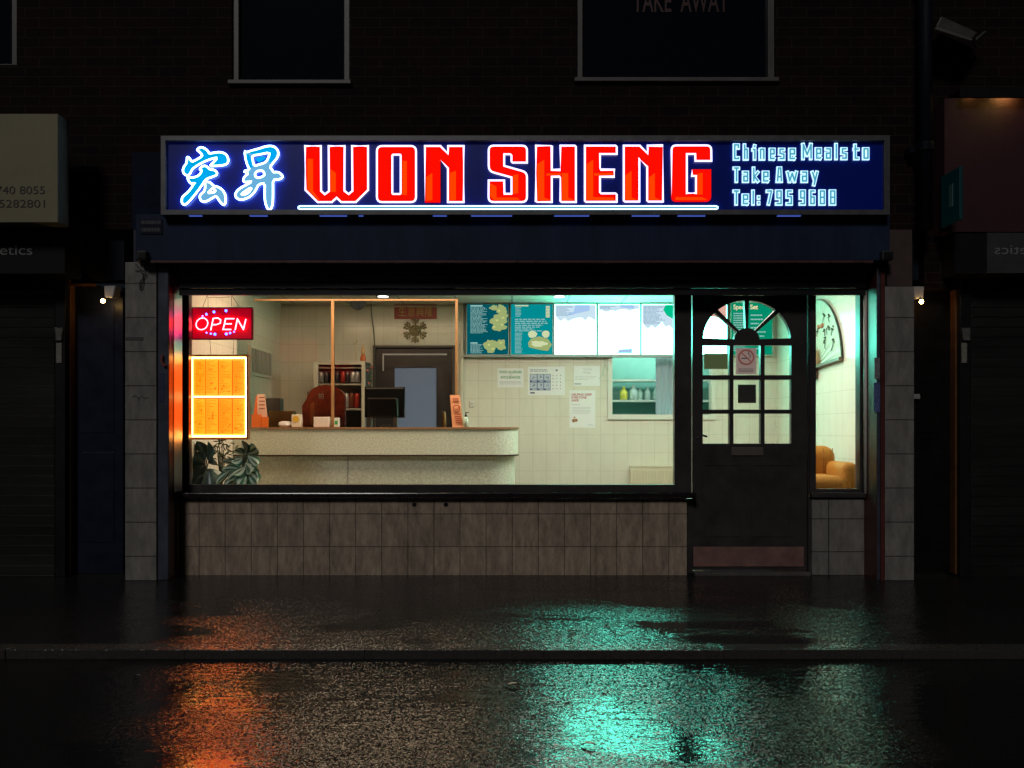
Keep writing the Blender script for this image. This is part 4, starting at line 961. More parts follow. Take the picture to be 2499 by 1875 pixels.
# things standing on the counter
Yc = YC + .05
def onC(px0, px1, py0, depth, name, label, cat, m, Y=Yc, bev=.004):
    o = thing(name, label, cat, (PX((px0 + px1) / 2, Y), Y, zt_))
    b_ = MB().box(PX(px0, Y), PX(px1, Y), Y, Y + depth, zt_ + .001, PZ(py0, Y)).build("body", m, o, bevel=bev)
    return o
zc = zt_ + .001
M_or = mat("orange card", (.80, .17, .02), .4)
LS = thing("leaflet_stand", "leaning orange leaflet stand on the counter next to the menu light box", "leaflet stand", (PX(636, Yc), Yc, zt_))
def lean(px0, px1, pxt0, pxt1, pyt, Y, t, mb=None):
    mb = mb or MB(); z1 = PZ(pyt, Y)
    a, b2, c, d = PX(px0, Y), PX(px1, Y), PX(pxt1, Y), PX(pxt0, Y)
    return mb.hexa([(a, Y, zc), (b2, Y, zc), (b2, Y + t, zc), (a, Y + t, zc), (d, Y + .05, z1), (c, Y + .05, z1), (c, Y + .05 + t, z1), (d, Y + .05 + t, z1)])
lean(628, 655, 624, 642, 962, Yc, .006).build("leaflet", mat("pinkish leaflet", (.70, .45, .34), .5), LS)
lean(614, 634, 621, 628, 966, Yc + .01, .03).build("back_panel", M_or, LS)
MB().box(PX(640, Yc), PX(656, Yc), Yc - .03, Yc - .006, zc, PZ(1018, Yc)).box(PX(616, Yc), PX(639, Yc), Yc - .03, Yc - .006, zc, PZ(1012, Yc)).build("pocket", M_or, LS)
mb = MB(); z = PZ(985, Yc - .04)
for k in range(4): mb.box(PX(632, Yc), PX(646, Yc), Yc + .014 - k * .001 - .012, Yc + .0145 - .012, PZ(972 + k * 9, Yc), PZ(969 + k * 9, Yc))
mb.build("print", mat("brown print", (.3, .1, .05), .6), LS)
CS = thing("card_stand", "tall leaning salmon card with a tick mark at the right end of the screen", "sign card", (PX(1112, Yc), Yc, zt_))
lean(1104, 1131, 1097, 1121, 964, Yc, .008).build("card", mat("salmon card", (.72, .33, .17), .5), CS)
M_cp = mat("red brown card print", (.40, .10, .04), .6)
mb = MB(); Y = Yc + .012
mb.tube([(PX(1114 + 8 * math.cos(R(a)), Y), Y, PZ(997 - 8 * math.sin(R(a)), Y)) for a in range(0, 360, 20)], .005, 5, True)
mb.tube([(PX(1110, Y), Y - .004, PZ(997, Y)), (PX(1113, Y), Y - .004, PZ(1001, Y)), (PX(1123, Y), Y - .004, PZ(992, Y))], .004, 5)
mb.build("tick", M_cp, CS)
mb = MB()
for k in range(5): mb.box(PX(1108 + k, Yc), PX(1124 + k, Yc), Yc - .004, Yc - .002, PZ(1013 + k * 5, Yc), PZ(1010 + k * 5, Yc))
for k in range(2): mb.box(PX(1104 + k, Y), PX(1118 + k, Y), Yc + .03, Yc + .034, PZ(975 + k * 6, Y), PZ(972 + k * 6, Y))
mb.build("print", M_cp, CS)
o = onC(711, 734, 1012, .07, "sauce_carton", "white carton with a yellow round picture on the counter", "carton", mat("white carton", (.75, .72, .6), .5))
mb = MB().lathe(PX(722, Yc), Yc - .003, PZ(1023, Yc), [(.03, 0), (.03, .002)], 14, 'Y'); mb.build("picture", mat("yellow print", (.7, .45, .04), .5), o)
onC(765, 803, 1018, .10, "white_box", "low white box on the counter left of the wooden post", "box", mat("white box card", (.72, .66, .6), .5))
o = onC(815, 826, 1020, .06, "white_tub", "small white and green tub right of the wooden post", "tub", mat("white tub", (.75, .76, .7), .4))
MB().box(PX(817, Yc), PX(824, Yc), Yc - .003, Yc - .001, PZ(1036, Yc), PZ(1027, Yc)).build("label_print", mat("green print", (.05, .35, .1), .5), o)
mb = MB(); x0 = PX(676, Yc); zz = zc
mb.lathe(PX(693, Yc), Yc + .05, zz, [(.05, 0), (.065, .02), (.06, .045), (.03, .055)], 16)
o = tag(mb.build("serving_tray", mat("white plastic", (.75, .75, .78), .3)), "white rounded plastic dish beside the white carton", "dish")
onC(655, 715, 1003, .12, "cardboard_box", "brown cardboard box behind the white dish", "box", mat("brown cardboard", (.42, .25, .10), .7, noise=.2), Y=YC + .36)
onC(645, 684, 972, .12, "grey_carton", "dark grey upright carton behind the orange leaflet stand", "carton", mat("grey carton", (.14, .14, .15), .6), Y=YC + .40)
# till
Y = YC + .22
TL = thing("till_screen", "black till monitor seen from behind, standing on the counter before the dark doorway", "till", (PX(938, Y), Y, zt_))
M_till = mat("black till plastic", (.025, .027, .032), .35)
MB().poly([rect(PX(890, Y), PX(985, Y), PZ(1018, Y), PZ(946, Y))], Y + .03, Y + .06).build("screen", M_till, TL, bevel=.006)
MB().pbox(897, 971, 972, 1018, Y - .03, Y + .029).build("rear_housing", mat("dark grey till back", (.05, .053, .06), .4), TL, bevel=.012)
mb = MB().box(PX(892, Y), PX(984, Y), Y + .022, Y + .029, PZ(949, Y), PZ(946, Y)).tube([(PX(899, Y), Y - .033, PZ(973, Y)), (PX(968, Y), Y - .033, PZ(973, Y)), (PX(971, Y), Y - .033, PZ(1015, Y))], .0055, 6)
mb.build("edge_trim", mat("pale grey edge", (.5, .5, .48), .3), TL)
for a, b2 in ((896, 906), (961, 970)):
    MB().box(PX(a, Y), PX(b2, Y), Y - .02, Y + .05, zc, PZ(1018.5, Y)).build("foot", mat("grey till foot", (.42, .43, .45), .3), TL, bevel=.003)
mb = MB(); rn = random.Random(4)
for k in range(9): mb.ball((PX(928 + k * 3, Y), Y - .01 + rn.uniform(0, .02), zc + .008 + rn.uniform(0, .01)), .008, 6)
mb.build("cable_tangle", mat("pale cable", (.55, .6, .52), .4), TL, smooth=True)
mb = MB().lathe(PX(1083, Y), Y, zc, [(.022, 0), (.022, .10), (.018, .14), (.012, .15)], 12)
tag(mb.build("brown_bottle", mat("brown wood bottle", (.36, .19, .07), .4), smooth=True), "brown upright bottle on the counter before the dark doorway", "bottle")
Y = Yc
SB = thing("sanitiser_bottle", "small clear pump bottle with a black top, right of the salmon card", "bottle", (PX(1137, Y), Y, zt_))
x = PX(1137, Y)
MB().lathe(x, Y, zc, [(.022, 0), (.024, .06), (.018, .085), (.010, .095)], 12).build("body", mat("pale green gel", (.45, .60, .52), .15), SB, smooth=True)
MB().lathe(x, Y, zc + .0955, [(.010, 0), (.013, .012), (.006, .02), (.006, .035)], 10).box(x - .006, x + .028, Y - .006, Y + .006, zc + .130, zc + .138).build("pump", M_black, SB)
# pipe trunking between counter side and boards
mb = MB().pbox(1124, 1131, 735, 1050, YB - .05, YB - .003)
tag(mb.build("pipe_trunking", mat("pale trunking", (.6, .6, .5), .5)), "pale vertical trunking on the back wall beside the dark teal menu board", "trunking")
o = thing("wall_socket", "small white wall socket low on the tiles beside the counter end", "socket", (PX(1150, YN), YN, PZ(990, YN)))
MB().pbox(1146, 1157, 978, 994, YN - .012, YN).build("plate", mat("white plastic socket", (.75, .74, .66), .4), o, bevel=.003)
MB().pbox(1149, 1154, 984, 987, YN - .016, YN - .0125).build("switch", M_grey, o)
# radiator
YR2 = YB - .09
RD = thing("radiator", "cream ribbed radiator low on the back wall beside the door", "radiator", (PX(1620, YR2), YR2, PZ(1250, YR2)))
M_rad = mat("cream radiator enamel", (.66, .61, .46), .3)
r0, r1, rz0, rz1 = PX(1538, YR2), PX(1715, YR2), PZ(1270, YR2), PZ(1139, YR2)
mb = MB()
nR = 24
for k in range(nR):
    a = r0 + (r1 - r0) * k / nR; wv = (r1 - r0) / nR
    mb.box(a + wv * .18, a + wv * .86, YR2 - .008, YR2 + .03, rz0 + .03, rz1 - .04)
mb.build("fins", M_rad, RD, bevel=.003)
MB().box(r0, r1, YR2 + .001, YR2 + .05, rz0, rz1 - .005).build("back_panel", M_rad, RD)
MB().box(r0 - .004, r1 + .004, YR2 - .005, YR2 + .06, rz1 - .0045, rz1 + .003).build("top_grille", M_rad, RD)
# bottles in the kitchen
Yk = YB + .5
zsf = PZ(976, YB + .45)
def kb(px, py0, m, label, r_=.03):
    x = PX(px, Yk); h = PZ(py0, Yk) - zsf
    tag(MB().lathe(x, Yk, zsf + .001, [(r_ * .9, 0), (r_, .02), (r_, h * .6), (r_ * .45, h * .8), (r_ * .4, h)], 14).build("kitchen_bottle", m, smooth=True), label, "bottle", "bottles on the kitchen shelf")
kb(1522, 944, mat("yellow bottle", (.65, .62, .08), .4), "yellow bottle on the kitchen shelf seen through the hatch", .045)
for i, (px, y) in enumerate(((1546, 940), (1562, 948), (1580, 945), (1600, 948))): kb(px, y, mat("pale jar %d" % (i % 2), ((.42, .55, .52), (.34, .50, .44))[i % 2], .3), ["large pale jar just right of the yellow bottle", "small pale jar, second right of the yellow bottle", "pale jar, third right of the yellow bottle", "pale jar at the door side end of the kitchen shelf"][i], (.05, .03, .034, .038)[i])
mb = MB(); Y = YB + .18; n_ = 40
b2 = len(mb.v)
for k in range(n_ + 1):
    x = PX(1600, Y) + (PX(1690, Y) - PX(1600, Y)) * k / n_
    y = Y + .018 * math.sin(k * .95) + .008 * math.sin(k * 2.1)
    mb.v += [(x, y, hz0 - .05), (x, y, hz1 + .05)]
for k in range(n_): mb.f.append((b2 + 2 * k, b2 + 2 * k + 2, b2 + 2 * k + 3, b2 + 2 * k + 1))
tag(mb.build("plastic_curtain", mat("pale blue plastic strip", (.40, .52, .60), .3), smooth=True), "pale bluish plastic curtain hanging inside the hatch", "curtain")

# ================================================================== window plants
def leaf(mb, base, dirv, length, width, droop, cup=.25, n=8):
    d = Vector(dirv).normalized(); side = d.cross(Vector((random.uniform(-.7, .7), 1, random.uniform(-.5, .5))))
    if side.length < .1: side = Vector((1, 0, 0))
    side.normalize(); up = side.cross(d)
    b2 = len(mb.v); p = Vector(base); ang = 0
    for i in range(n + 1):
        t = i / n; wd = width * math.sin(math.pi * min(1, t * .93 + .05)) ** .8
        for j in range(5):
            s_ = (j - 2) / 2
            q = p + side * (s_ * wd * .5) + up * (cup * wd * abs(s_))
            mb.v.append(tuple(q)); mb.uv.append((s_ * .5 + .5, t))
        step = d * (length / n); rot = Matrix.Rotation(-droop / n, 3, side)
        d = rot @ d; up = rot @ up; p = p + step
    for i in range(n):
        for j in range(4): mb.f.append((b2 + i * 5 + j, b2 + i * 5 + j + 1, b2 + (i + 1) * 5 + j + 1, b2 + (i + 1) * 5 + j))
def leaf_mat(name, dark, light, freq, wid):
    m, n, l, p = new_mat(name)
    tc = n.new("ShaderNodeTexCoord"); sp = n.new("ShaderNodeSeparateXYZ"); l.new(tc.outputs['UV'], sp.inputs[0])
    a = n.new("ShaderNodeMath"); a.operation = 'SUBTRACT'; a.inputs[1].default_value = .5; l.new(sp.outputs[0], a.inputs[0])
    ab = n.new("ShaderNodeMath"); ab.operation = 'ABSOLUTE'; l.new(a.outputs[0], ab.inputs[0])
    k = n.new("ShaderNodeMath"); k.operation = 'MULTIPLY'; k.inputs[1].default_value = freq; l.new(ab.outputs[0], k.inputs[0])
    k2 = n.new("ShaderNodeMath"); k2.operation = 'MULTIPLY_ADD'; k2.inputs[1].default_value = -2.2; l.new(sp.outputs[1], k2.inputs[0]); l.new(k.outputs[0], k2.inputs[2])
    sn = n.new("ShaderNodeMath"); sn.operation = 'SINE'; l.new(k2.outputs[0], sn.inputs[0])
    r = n.new("ShaderNodeMapRange"); r.inputs['From Min'].default_value = 1 - wid - .25; r.inputs['From Max'].default_value = 1 - wid + .15
    l.new(sn.outputs[0], r.inputs['Value'])
    mx = n.new("ShaderNodeMixRGB"); mx.inputs[1].default_value = (*dark, 1); mx.inputs[2].default_value = (*light, 1); l.new(r.outputs[0], mx.inputs[0])
    l.new(mx.outputs[0], p.inputs['Base Color']); p.inputs['Roughness'].default_value = .3
    return m
M_leafd = leaf_mat("dark rubber leaf", (.06, .13, .125), (.16, .26, .22), 6, .25)
M_leafv = leaf_mat("striped leaf", (.05, .16, .10), (.55, .72, .60), 14, .9)
def plant(name, label, px, Y, leaves, mleaf, seed):
    z0 = .50
    o = thing(name, label, "pot plant", (PX(px, Y), Y, z0), "plants in the shop window")
    x = PX(px, Y)
    MB().lathe(x, Y, z0, [(.05, 0), (.075, .13), (.08, .15), (.07, .152)], 16).build("pot", mat("terracotta pot", (.3, .13, .07), .7), o, smooth=True)
    mb = MB(); mb.uv = []; st = MB()
    for (bx, bz, tx, tz, wd, dr, yo) in leaves:
        p0 = Vector((PX(bx, Y + yo), Y + yo, PZ(bz, Y + yo))); p1 = Vector((PX(tx, Y + yo), Y + yo - .04, PZ(tz, Y + yo)))
        leaf(mb, p0, p1 - p0, (p1 - p0).length, wd * 1.25 / sc(Y), dr)
        st.tube([(x, Y, z0 + .14), ((x + p0.x) / 2, (Y + p0.y) / 2, (z0 + .14) * .4 + p0.z * .6), tuple(p0)], .005, 5)
    st.build("stem", mat("green stem", (.08, .11, .06), .5), o)
    mb.build("foliage", mleaf, o, smooth=True, fixn=False)
plant("rubber_plant", "dark broad leaved plant on the window ledge under the menu light box", 495, .22,
      [(500, 1118, 486, 1076, 26, .2, .02), (505, 1122, 516, 1078, 26, .2, .0), (498, 1132, 462, 1116, 34, .6, -.02), (498, 1140, 466, 1178, 44, .3, -.03), (505, 1145, 532, 1178, 40, .3, -.03), (500, 1126, 483, 1102, 20, .2, -.05), (508, 1130, 530, 1118, 24, .5, .0), (500, 1160, 480, 1200, 40, .2, -.05), (510, 1150, 520, 1196, 40, .2, -.06)], M_leafd, 1)
plant("striped_plant", "striped green and white leaved plant on the window ledge beside the dark leaved one", 590, .26,
      [(598, 1110, 596, 1074, 24, .2, .0), (602, 1108, 634, 1090, 26, .5, .0), (594, 1112, 576, 1096, 20, .3, .0), (604, 1112, 640, 1140, 22, .7, -.02), (592, 1118, 570, 1130, 22, .5, -.03), (598, 1130, 616, 1156, 34, .4, -.04), (585, 1140, 548, 1120, 20, .5, -.03), (585, 1145, 545, 1146, 18, .4, -.05), (590, 1150, 560, 1172, 22, .4, -.06), (605, 1155, 634, 1182, 30, .4, -.05), (600, 1160, 588, 1188, 30, .3, -.07), (580, 1165, 550, 1190, 20, .3, -.06), (610, 1145, 638, 1166, 20, .5, -.02), (560, 1150, 530, 1180, 16, .4, -.08), (598, 1140, 575, 1160, 24, .4, -.07)], M_leafv, 2)
rn = random.Random(12)
mb = MB(); mb.uv = []; Y = .36
for k in range(60):
    x, y = 540 + rn.gauss(0, 14), 1098 + rn.gauss(0, 16)
    a = rn.uniform(0, 6.28); p0 = Vector((PX(x, Y), Y, PZ(y, Y)))
    leaf(mb, p0, Vector((math.cos(a), rn.uniform(-.4, .4), math.sin(a) * .7 + .3)), .045, .012, .4, n=3)
fern = thing("bushy_plant", "small fine leaved bushy plant between the two big leaved plants", "pot plant", (PX(540, Y), Y, .5), "plants in the shop window")
MB().lathe(PX(540, Y), Y, .5, [(.04, 0), (.05, .1)], 14).build("pot", MATS["terracotta pot"], fern)
st = MB()
for k in range(6): st.tube([(PX(540, Y), Y, .59), (PX(530 + k * 4, Y), Y, PZ(1090 + (k % 3) * 8, Y))], .004, 5)
st.build("stem", MATS["green stem"], fern)
mb.build("foliage", leaf_mat("fine green leaf", (.05, .07, .035), (.16, .2, .10), 8, .4), fern, smooth=True, fixn=False)

# ================================================================== customer side: fan and armchair
FAN = thing("wall_fan", "huge painted paper fan hung open on the waiting area's side wall", "fan", (XI1 - .03, 1.45, 1.72))
fy, fz, fr = 1.45, 1.72, .64
mb = MB(); n_ = 36
pts = [(.17 * math.cos(R(a)), .17 * math.sin(R(a))) for a in range(176, -1, -8)] + [(fr * math.cos(R(a)), fr * math.sin(R(a))) for a in range(4, 177, 4)]
b2 = 0
def fp(u, v, d): return (XI1 - d, fy - u, fz + v)
ring = MB()
for k in range(n_ + 1):
    a = R(4 + 172 * k / n_); d = .018 + (.008 if k % 2 else 0)
    ring.v += [fp(.17 * math.cos(a), .17 * math.sin(a), d), fp(fr * math.cos(a), fr * math.sin(a), d)]
for k in range(n_): ring.f.append((2 * k, 2 * k + 2, 2 * k + 3, 2 * k + 1))
ring.build("paper", mat("pale green fan paper", (.50, .62, .50), .6), FAN)
mb = MB()
for k in range(15):
    a = R(6 + 168 * k / 14); mb.tube([fp(0, 0, .014), fp(.2 * math.cos(a), .2 * math.sin(a), .022)], .006, 4)
mb.build("rib", mat("tan fan ribs", (.42, .30, .16), .4), FAN)
mb = MB()
for a in (3.2, 177): mb.hexa([fp(0, -.012, .01), fp(fr * math.cos(R(a)), fr * math.sin(R(a)) - .02, .01), fp(fr * math.cos(R(a)), fr * math.sin(R(a)) - .02, .045), fp(0, -.012, .045), fp(0, .012, .01), fp(fr * math.cos(R(a)), fr * math.sin(R(a)) + .012, .01), fp(fr * math.cos(R(a)), fr * math.sin(R(a)) + .012, .045), fp(0, .012, .045)])
mb.build("guard_stick", mat("dark bamboo", (.16, .11, .07), .3), FAN, bevel=.004)
mb = MB(); mb.tube([fp(fr * math.cos(R(a)), fr * math.sin(R(a)), .022) for a in range(4, 177, 4)], .006, 5); mb.build("edge_band", mat("dark fan edge", (.10, .11, .08), .5), FAN)
rn = random.Random(8); mbt, mbb = MB(), MB()
for k in range(26):
    a = R(rn.uniform(15, 150)); r_ = rn.uniform(.26, .55); u, v = r_ * math.cos(a), r_ * math.sin(a)
    pts = [fp(u, v, .03)]
    for q in range(3): u += rn.uniform(-.02, .03); v += rn.uniform(.01, .035); pts.append(fp(u, v, .03))
    mbt.tube(pts, .0035, 4)
    for q in range(3): mbt.ball(fp(u + rn.uniform(-.03, .03), v + rn.uniform(-.03, .02), .029), .009, 6)
for k in range(9):
    a = R(rn.uniform(15, 140)); r_ = rn.uniform(.25, .56); mbb.ball(fp(r_ * math.cos(a), r_ * math.sin(a), .028), .02, 7)
mbt.build("painted_branches", mat("dark green paint", (.06, .13, .08), .6), FAN); mbb.build("painted_blossom", mat("orange pink paint", (.55, .2, .10), .6), FAN)
MB().ball(fp(0, -.06, .03), .045, 12, 1.4).build("tassel", mat("dark brown tassel", (.10, .06, .04), .7), FAN, smooth=True)
SOFA = thing("armchair", "mustard yellow padded armchair behind the narrow side window", "armchair", (2.5, .7, 0))
M_sofa = mat("mustard corduroy", (.42, .165, .012), .75, noise=.22, nscale=50, bump=.25, bscale=120)
def cush(name, x0, x1, y0, y1, z0, z1, r_):
    o = MB().box(x0, x1, y0, y1, z0, z1).build(name, M_sofa, SOFA, smooth=True, bevel=r_, bseg=5); return o
cush("back_cushion", 1.95, 2.37, .70, .92, .60, PZ(1086, .75), .09); cush("back_cushion", 2.375, 2.82, .68, .92, .60, PZ(1088, .75), .10)
cush("armrest", 2.71, 2.85, .30, .86, .30, PZ(1126, .6), .06); cush("armrest", 1.70, 1.90, .30, .86, .30, PZ(1126, .6), .06)
cush("seat", 1.91, 2.74, .24, .88, .38, PZ(1160, .4), .08); cush("base", 1.72, 2.86, .27, .93, .08, .375, .03)
mb = MB()
for k in range(5):
    x = 2.45 + k * .08; mb.tube([(x, .675, .72), (x, .672, .88), (x + .006, .70, .965)], .0035, 5)
mb.build("stitching", mat("dark mustard piping", (.25, .10, .01), .7), SOFA)

# ================================================================== fittings on the shop front
o = thing("alarm_plate", "small dark plate with two worn print lines on the fascia's left end", "plate", (PX(370, YF), YF, PZ(570, YF)))
MB().pbox(343, 396, 536, 572, YF - .006, YF - .001).build("plate", mat("dark plate", (.012, .015, .03), .5, spec=.1), o)
mb = MB(); dashes(mb, PX(346, YF), PX(393, YF), PZ(550, YF), PZ(539, YF), 1, YF - .007, ragged=.02, h=.8); dashes(mb, PX(346, YF), PX(393, YF), PZ(568, YF), PZ(557, YF), 1, YF - .007, ragged=.05, h=.8)
mb.build("print", mat("worn grey print", (.035, .04, .06), .5), o)
for a, b2, lab in ((333, 356, "small dark junction box at the left end of the fascia"), (2154, 2182, "small dark junction box at the right end of the fascia")):
    o = thing("junction_box", lab, "junction box", (PX((a + b2) / 2, YF), YF, PZ(632, YF)), "junction boxes on the fascia ends")
    MB().pbox(a, b2, 612, 634, YF - .06, YF - .001).build("box", mat("dark box", (.03, .035, .035), .5), o, bevel=.006)
    MB().pbox(a + 3, b2 - 3, 616, 630, YF - .066, YF - .0605).build("lid", M_black, o)
mb = MB(); Y = YP - .012
for pts in ([(331, 643), (340, 655), (352, 662), (357, 672), (348, 680), (341, 690), (341, 704)], [(330, 660), (342, 660), (349, 672), (350, 690), (346, 703), (340, 707)], [(331, 645), (346, 664), (356, 670)]):
    mb.tube([(PX(x, Y), Y, PZ(y, Y)) for x, y in pts], .0035, 5)
tag(mb.build("loose_cable", mat("black cable", (.01, .012, .016), .5)), "loose black cable looping down the left tiled pilaster", "cable")
M_st = mat("blue label print", (.10, .13, .32), .5, noise=.5, nscale=60); M_st2 = mat("grey label", (.24, .23, .25), .5, noise=.5, nscale=60)
def sticker(a, b2, c, d, m, label, Y, cat="sticker"):
    o = MB().pbox(a, b2, c, d, Y - .003, Y - .0005).build("sticker", m); return tag(o, label, cat, "labels stuck on the guide rails")
YG = YP + .012
sticker(2134, 2147, 873, 925, M_st2, "worn grey label on the right guide rail above the blue one", YG); sticker(2133, 2148, 934, 1006, M_st, "worn blue upright label on the right guide rail", YG)
sticker(389, 402, 912, 982, mat("dark blue label", (.035, .04, .10), .4, noise=.5, nscale=60), "dark upright label on the left guide rail", YG)
mb = MB().tube([(PX(x, YG - .02), YG - .02, PZ(y, YG - .02)) for x, y in ((396, 866), (394, 882), (400, 893), (404, 890))], .007, 6)
tag(mb.build("shutter_hook", mat("red painted hook", (.35, .08, .07), .3)), "small red metal hook on the left guide rail", "hook")
mb = MB(); Y = YP - .0012
for pts in ([(322, 970), (330, 966), (338, 973), (346, 967), (352, 972), (363, 971)], [(341, 973), (338, 979)]): mb.tube([(PX(x, Y), Y, PZ(y, Y)) for x, y in pts], .0016, 4)
tag(mb.build("marker_scribble", M_black), "black marker scribble on the left tiled pilaster", "graffiti")
mb = MB().pbox(306, 350, 823, 831, YP - .003, YP - .0006)
tag(mb.build("dark_strip", mat("dark tape", (.06, .055, .06), .5)), "dark strip of tape across the left tiled pilaster", "tape")

# ================================================================== downpipe, floodlight, service boxes
Y = -.30
DP = thing("downpipe", "dark drainpipe running down the brick wall right of the shop sign", "drainpipe", (PX(2258, Y), Y, 2.5))
x = PX(2258, Y)
M_pipe = mat("dark blue pipe", (.006, .008, .016), .6, spec=.12)
MB().tube([(x, Y, PZ(560, Y)), (x, Y, 5.4)], .05, 14).build("pipe", M_pipe, DP, smooth=True)
for z in (3.2, 4.5): MB().lathe(x, Y, z, [(.06, 0), (.062, .05), (.06, .06)], 14).box(x - .09, x + .09, Y + .05, YW - .002, z + .01, z + .05).build("bracket", M_pipe, DP)
FLD = thing("floodlight", "unlit tilted floodlight box on the brick wall near the top right corner", "floodlight", (PX(2340, -.3), -.3, PZ(80, -.3)))
def fpt(x, y, Y): return (PX(x, Y), Y, PZ(y, Y))
M_fl = mat("grey floodlight case", (.06, .058, .055), .5, noise=.3)
Y0, Y1 = -.42, -.24
A_ = [(2284, 64), (2370, 98), (2386, 80), (2297, 40)]
MB().hexa([fpt(*A_[0], Y0), fpt(*A_[1], Y0), fpt(*A_[1], Y1), fpt(*A_[0], Y1), fpt(*A_[3], Y0), fpt(*A_[2], Y0), fpt(*A_[2], Y1), fpt(*A_[3], Y1)]).build("case", M_fl, FLD, bevel=.008)
B_ = [(2281, 71), (2370, 99), (2374, 96), (2286, 64)]
MB().hexa([fpt(*B_[0], Y0 - .02), fpt(*B_[1], Y0 - .02), fpt(*B_[1], Y1), fpt(*B_[0], Y1), fpt(*B_[3], Y0 - .01), fpt(*B_[2], Y0 - .01), fpt(*B_[2], Y1), fpt(*B_[3], Y1)]).build("visor", mat("pale grey visor", (.10, .10, .10), .5), FLD)
MB().tube([fpt(2404, 78, -.3), fpt(2380, 98, -.35), fpt(2376, 108, -.33), fpt(2384, 116, -.2)], .009, 6).build("arm", M_alu, FLD)
# ================================================================== neighbours
M_sh = mat("black shutter slats", (.022, .022, .022), .3, .2, spec=.5, noise=.4, nscale=4, stretch=(.2, 1, 1))
M_nfas = mat("black shop fascia", (.010, .010, .012), .5, spec=.15)
M_nwall = mat("dark render", (.012, .015, .026), .6, spec=.1, noise=.35, nscale=5)
def neighbour(s, label):
    """a dark closed shop; s = -1 to the left of the takeaway, +1 to the right"""
    o = thing("neighbour_shop", label, "shop building", (s * 4.4, 0, 0), "closed shops either side of the takeaway")
    def X(px, Y): return PX(px, Y) if s < 0 else -PX(px, Y) + 0
    def bx(mb, pxa, pxb, y0, y1, z0, z1):
        a, b2 = PX(pxa, y0), PX(pxb, y0)
        if s > 0: a, b2 = -b2 + .012, -a + .012
        return mb.box(a, b2, y0, y1, z0, z1)
    far = -5200
    # upper wall
    xa, xb = (-9, XL - .002) if s < 0 else (XR + .002, 9)
    if s < 0:
        wn = prect(-160, 40, -300, 158, YW)
        MB().poly([rect(xa, xb, 2.2, ZT), wn], YW + .003, .1).build("upper_wall", M_brick, o)
        x0, z0 = wn[0]; x1, z1 = wn[2]; t = .055
        fr = MB().poly([rect(x0, x1, z0, z1), rect(x0 + t, x1 - t, z0 + .02, z1 - t)], YW + .03, YW + .09).build("upper_window", M_upvc, o, bevel=.006)
        MB().quad((x0, YW + .06, z0), (x1, YW + .06, z0), (x1, YW + .06, z1), (x0, YW + .06, z1)).build("pane", M_dglass, fr)
    else:
        MB().box(xa, xb, YW + .003, .1, 2.2, ZT).build("upper_wall", M_brick, o)
    # lower wall behind, entrance door beside the takeaway pilaster
    zd = PZ(700, -.05)
    bx(MB(), 150, 303, -.06, .1, zd + .05, 2.9).build("wall_panel", M_nwall, o)
    d = bx(MB(), 178, 300, -.03, .04, .01, zd).build("entrance_door", mat("dark navy door paint" if s < 0 else "black door paint", (.010, .013, .030) if s < 0 else (.007, .006, .006), .4, spec=.2, noise=.3), o)
    mb = MB(); bx(mb, 200, 278, -.036, -.0305, .25, .95); bx(mb, 200, 278, -.036, -.0305, 1.1, zd - .15); mb.build("panel", MATS["dark navy door paint" if s < 0 else "black door paint"], d, bevel=.004)
    f = mat("brown varnished frame", (.13, .055, .022), .35, noise=.25)
    mb = MB(); bx(mb, 160, 172, -.10, .04, .01, zd + .045); bx(mb, 172.5, 226, -.10, .04, zd + .004, zd + .02); mb.build("door_frame", f, o, bevel=.004)
    # shutter
    zsh = PZ(690, -.12); mb = MB(); z = .0; k = 0
    while z < zsh:
        bx(mb, far / 10, 133, -.12, -.10, z + .008, z + .0745); bx(mb, far / 10, 133, -.126, -.10, z, z + .0075); z += .0765
    mb.build("roller_shutter", M_sh, o, bevel=.002)
    bx(MB(), 133.5, 159, -.15, .05, 0, PZ(668, -.15)).build("shutter_guide", M_black, o, bevel=.004)
    return o, bx
NL, bxl = neighbour(-1, "closed black fronted shop with a roller shutter at the left edge")
NR, bxr = neighbour(1, "closed black fronted shop with a roller shutter at the right edge")
M_cream = mat("cream sign board", (.22, .20, .12), .55, noise=.12, nscale=4)
YL = -.60
o = thing("cream_sign", "cream box sign with two lines of phone numbers at the left edge", "shop sign", (PX(60, YL), YL, PZ(543, YL)))
MB().box(PX(-700, YL), PX(141, YL), YL, -.45, PZ(543, YL), PZ(278, YL)).build("board", M_cream, o, bevel=.003)
for s_, y_, w_ in (("740 8055", 474, .345), ("5282801", 507, .325)):
    text_mesh(MB(), s_, PX(110, YL), YL - .002, PZ(y_, YL), .056, width=w_, align='RIGHT').build("phone_number", mat("black lettering", (.015, .013, .012), .5), o)
YQ = -.40
o = thing("black_fascia_sign", "black fascia board with grey lettering ending in etics under the cream sign", "shop sign", (PX(60, YQ), YQ, PZ(668, YQ)))
MB().box(PX(-900, YQ), PX(158, YQ), YQ, -.16, PZ(668, YQ), PZ(546, YQ)).build("board", M_nfas, o)
mb = MB(); text_mesh(mb, "etics", PX(0, YQ), YQ - .002, PZ(622, YQ), .072, width=.238); mb.build("lettering", mat("grey lettering", (.20, .20, .21), .5), o)
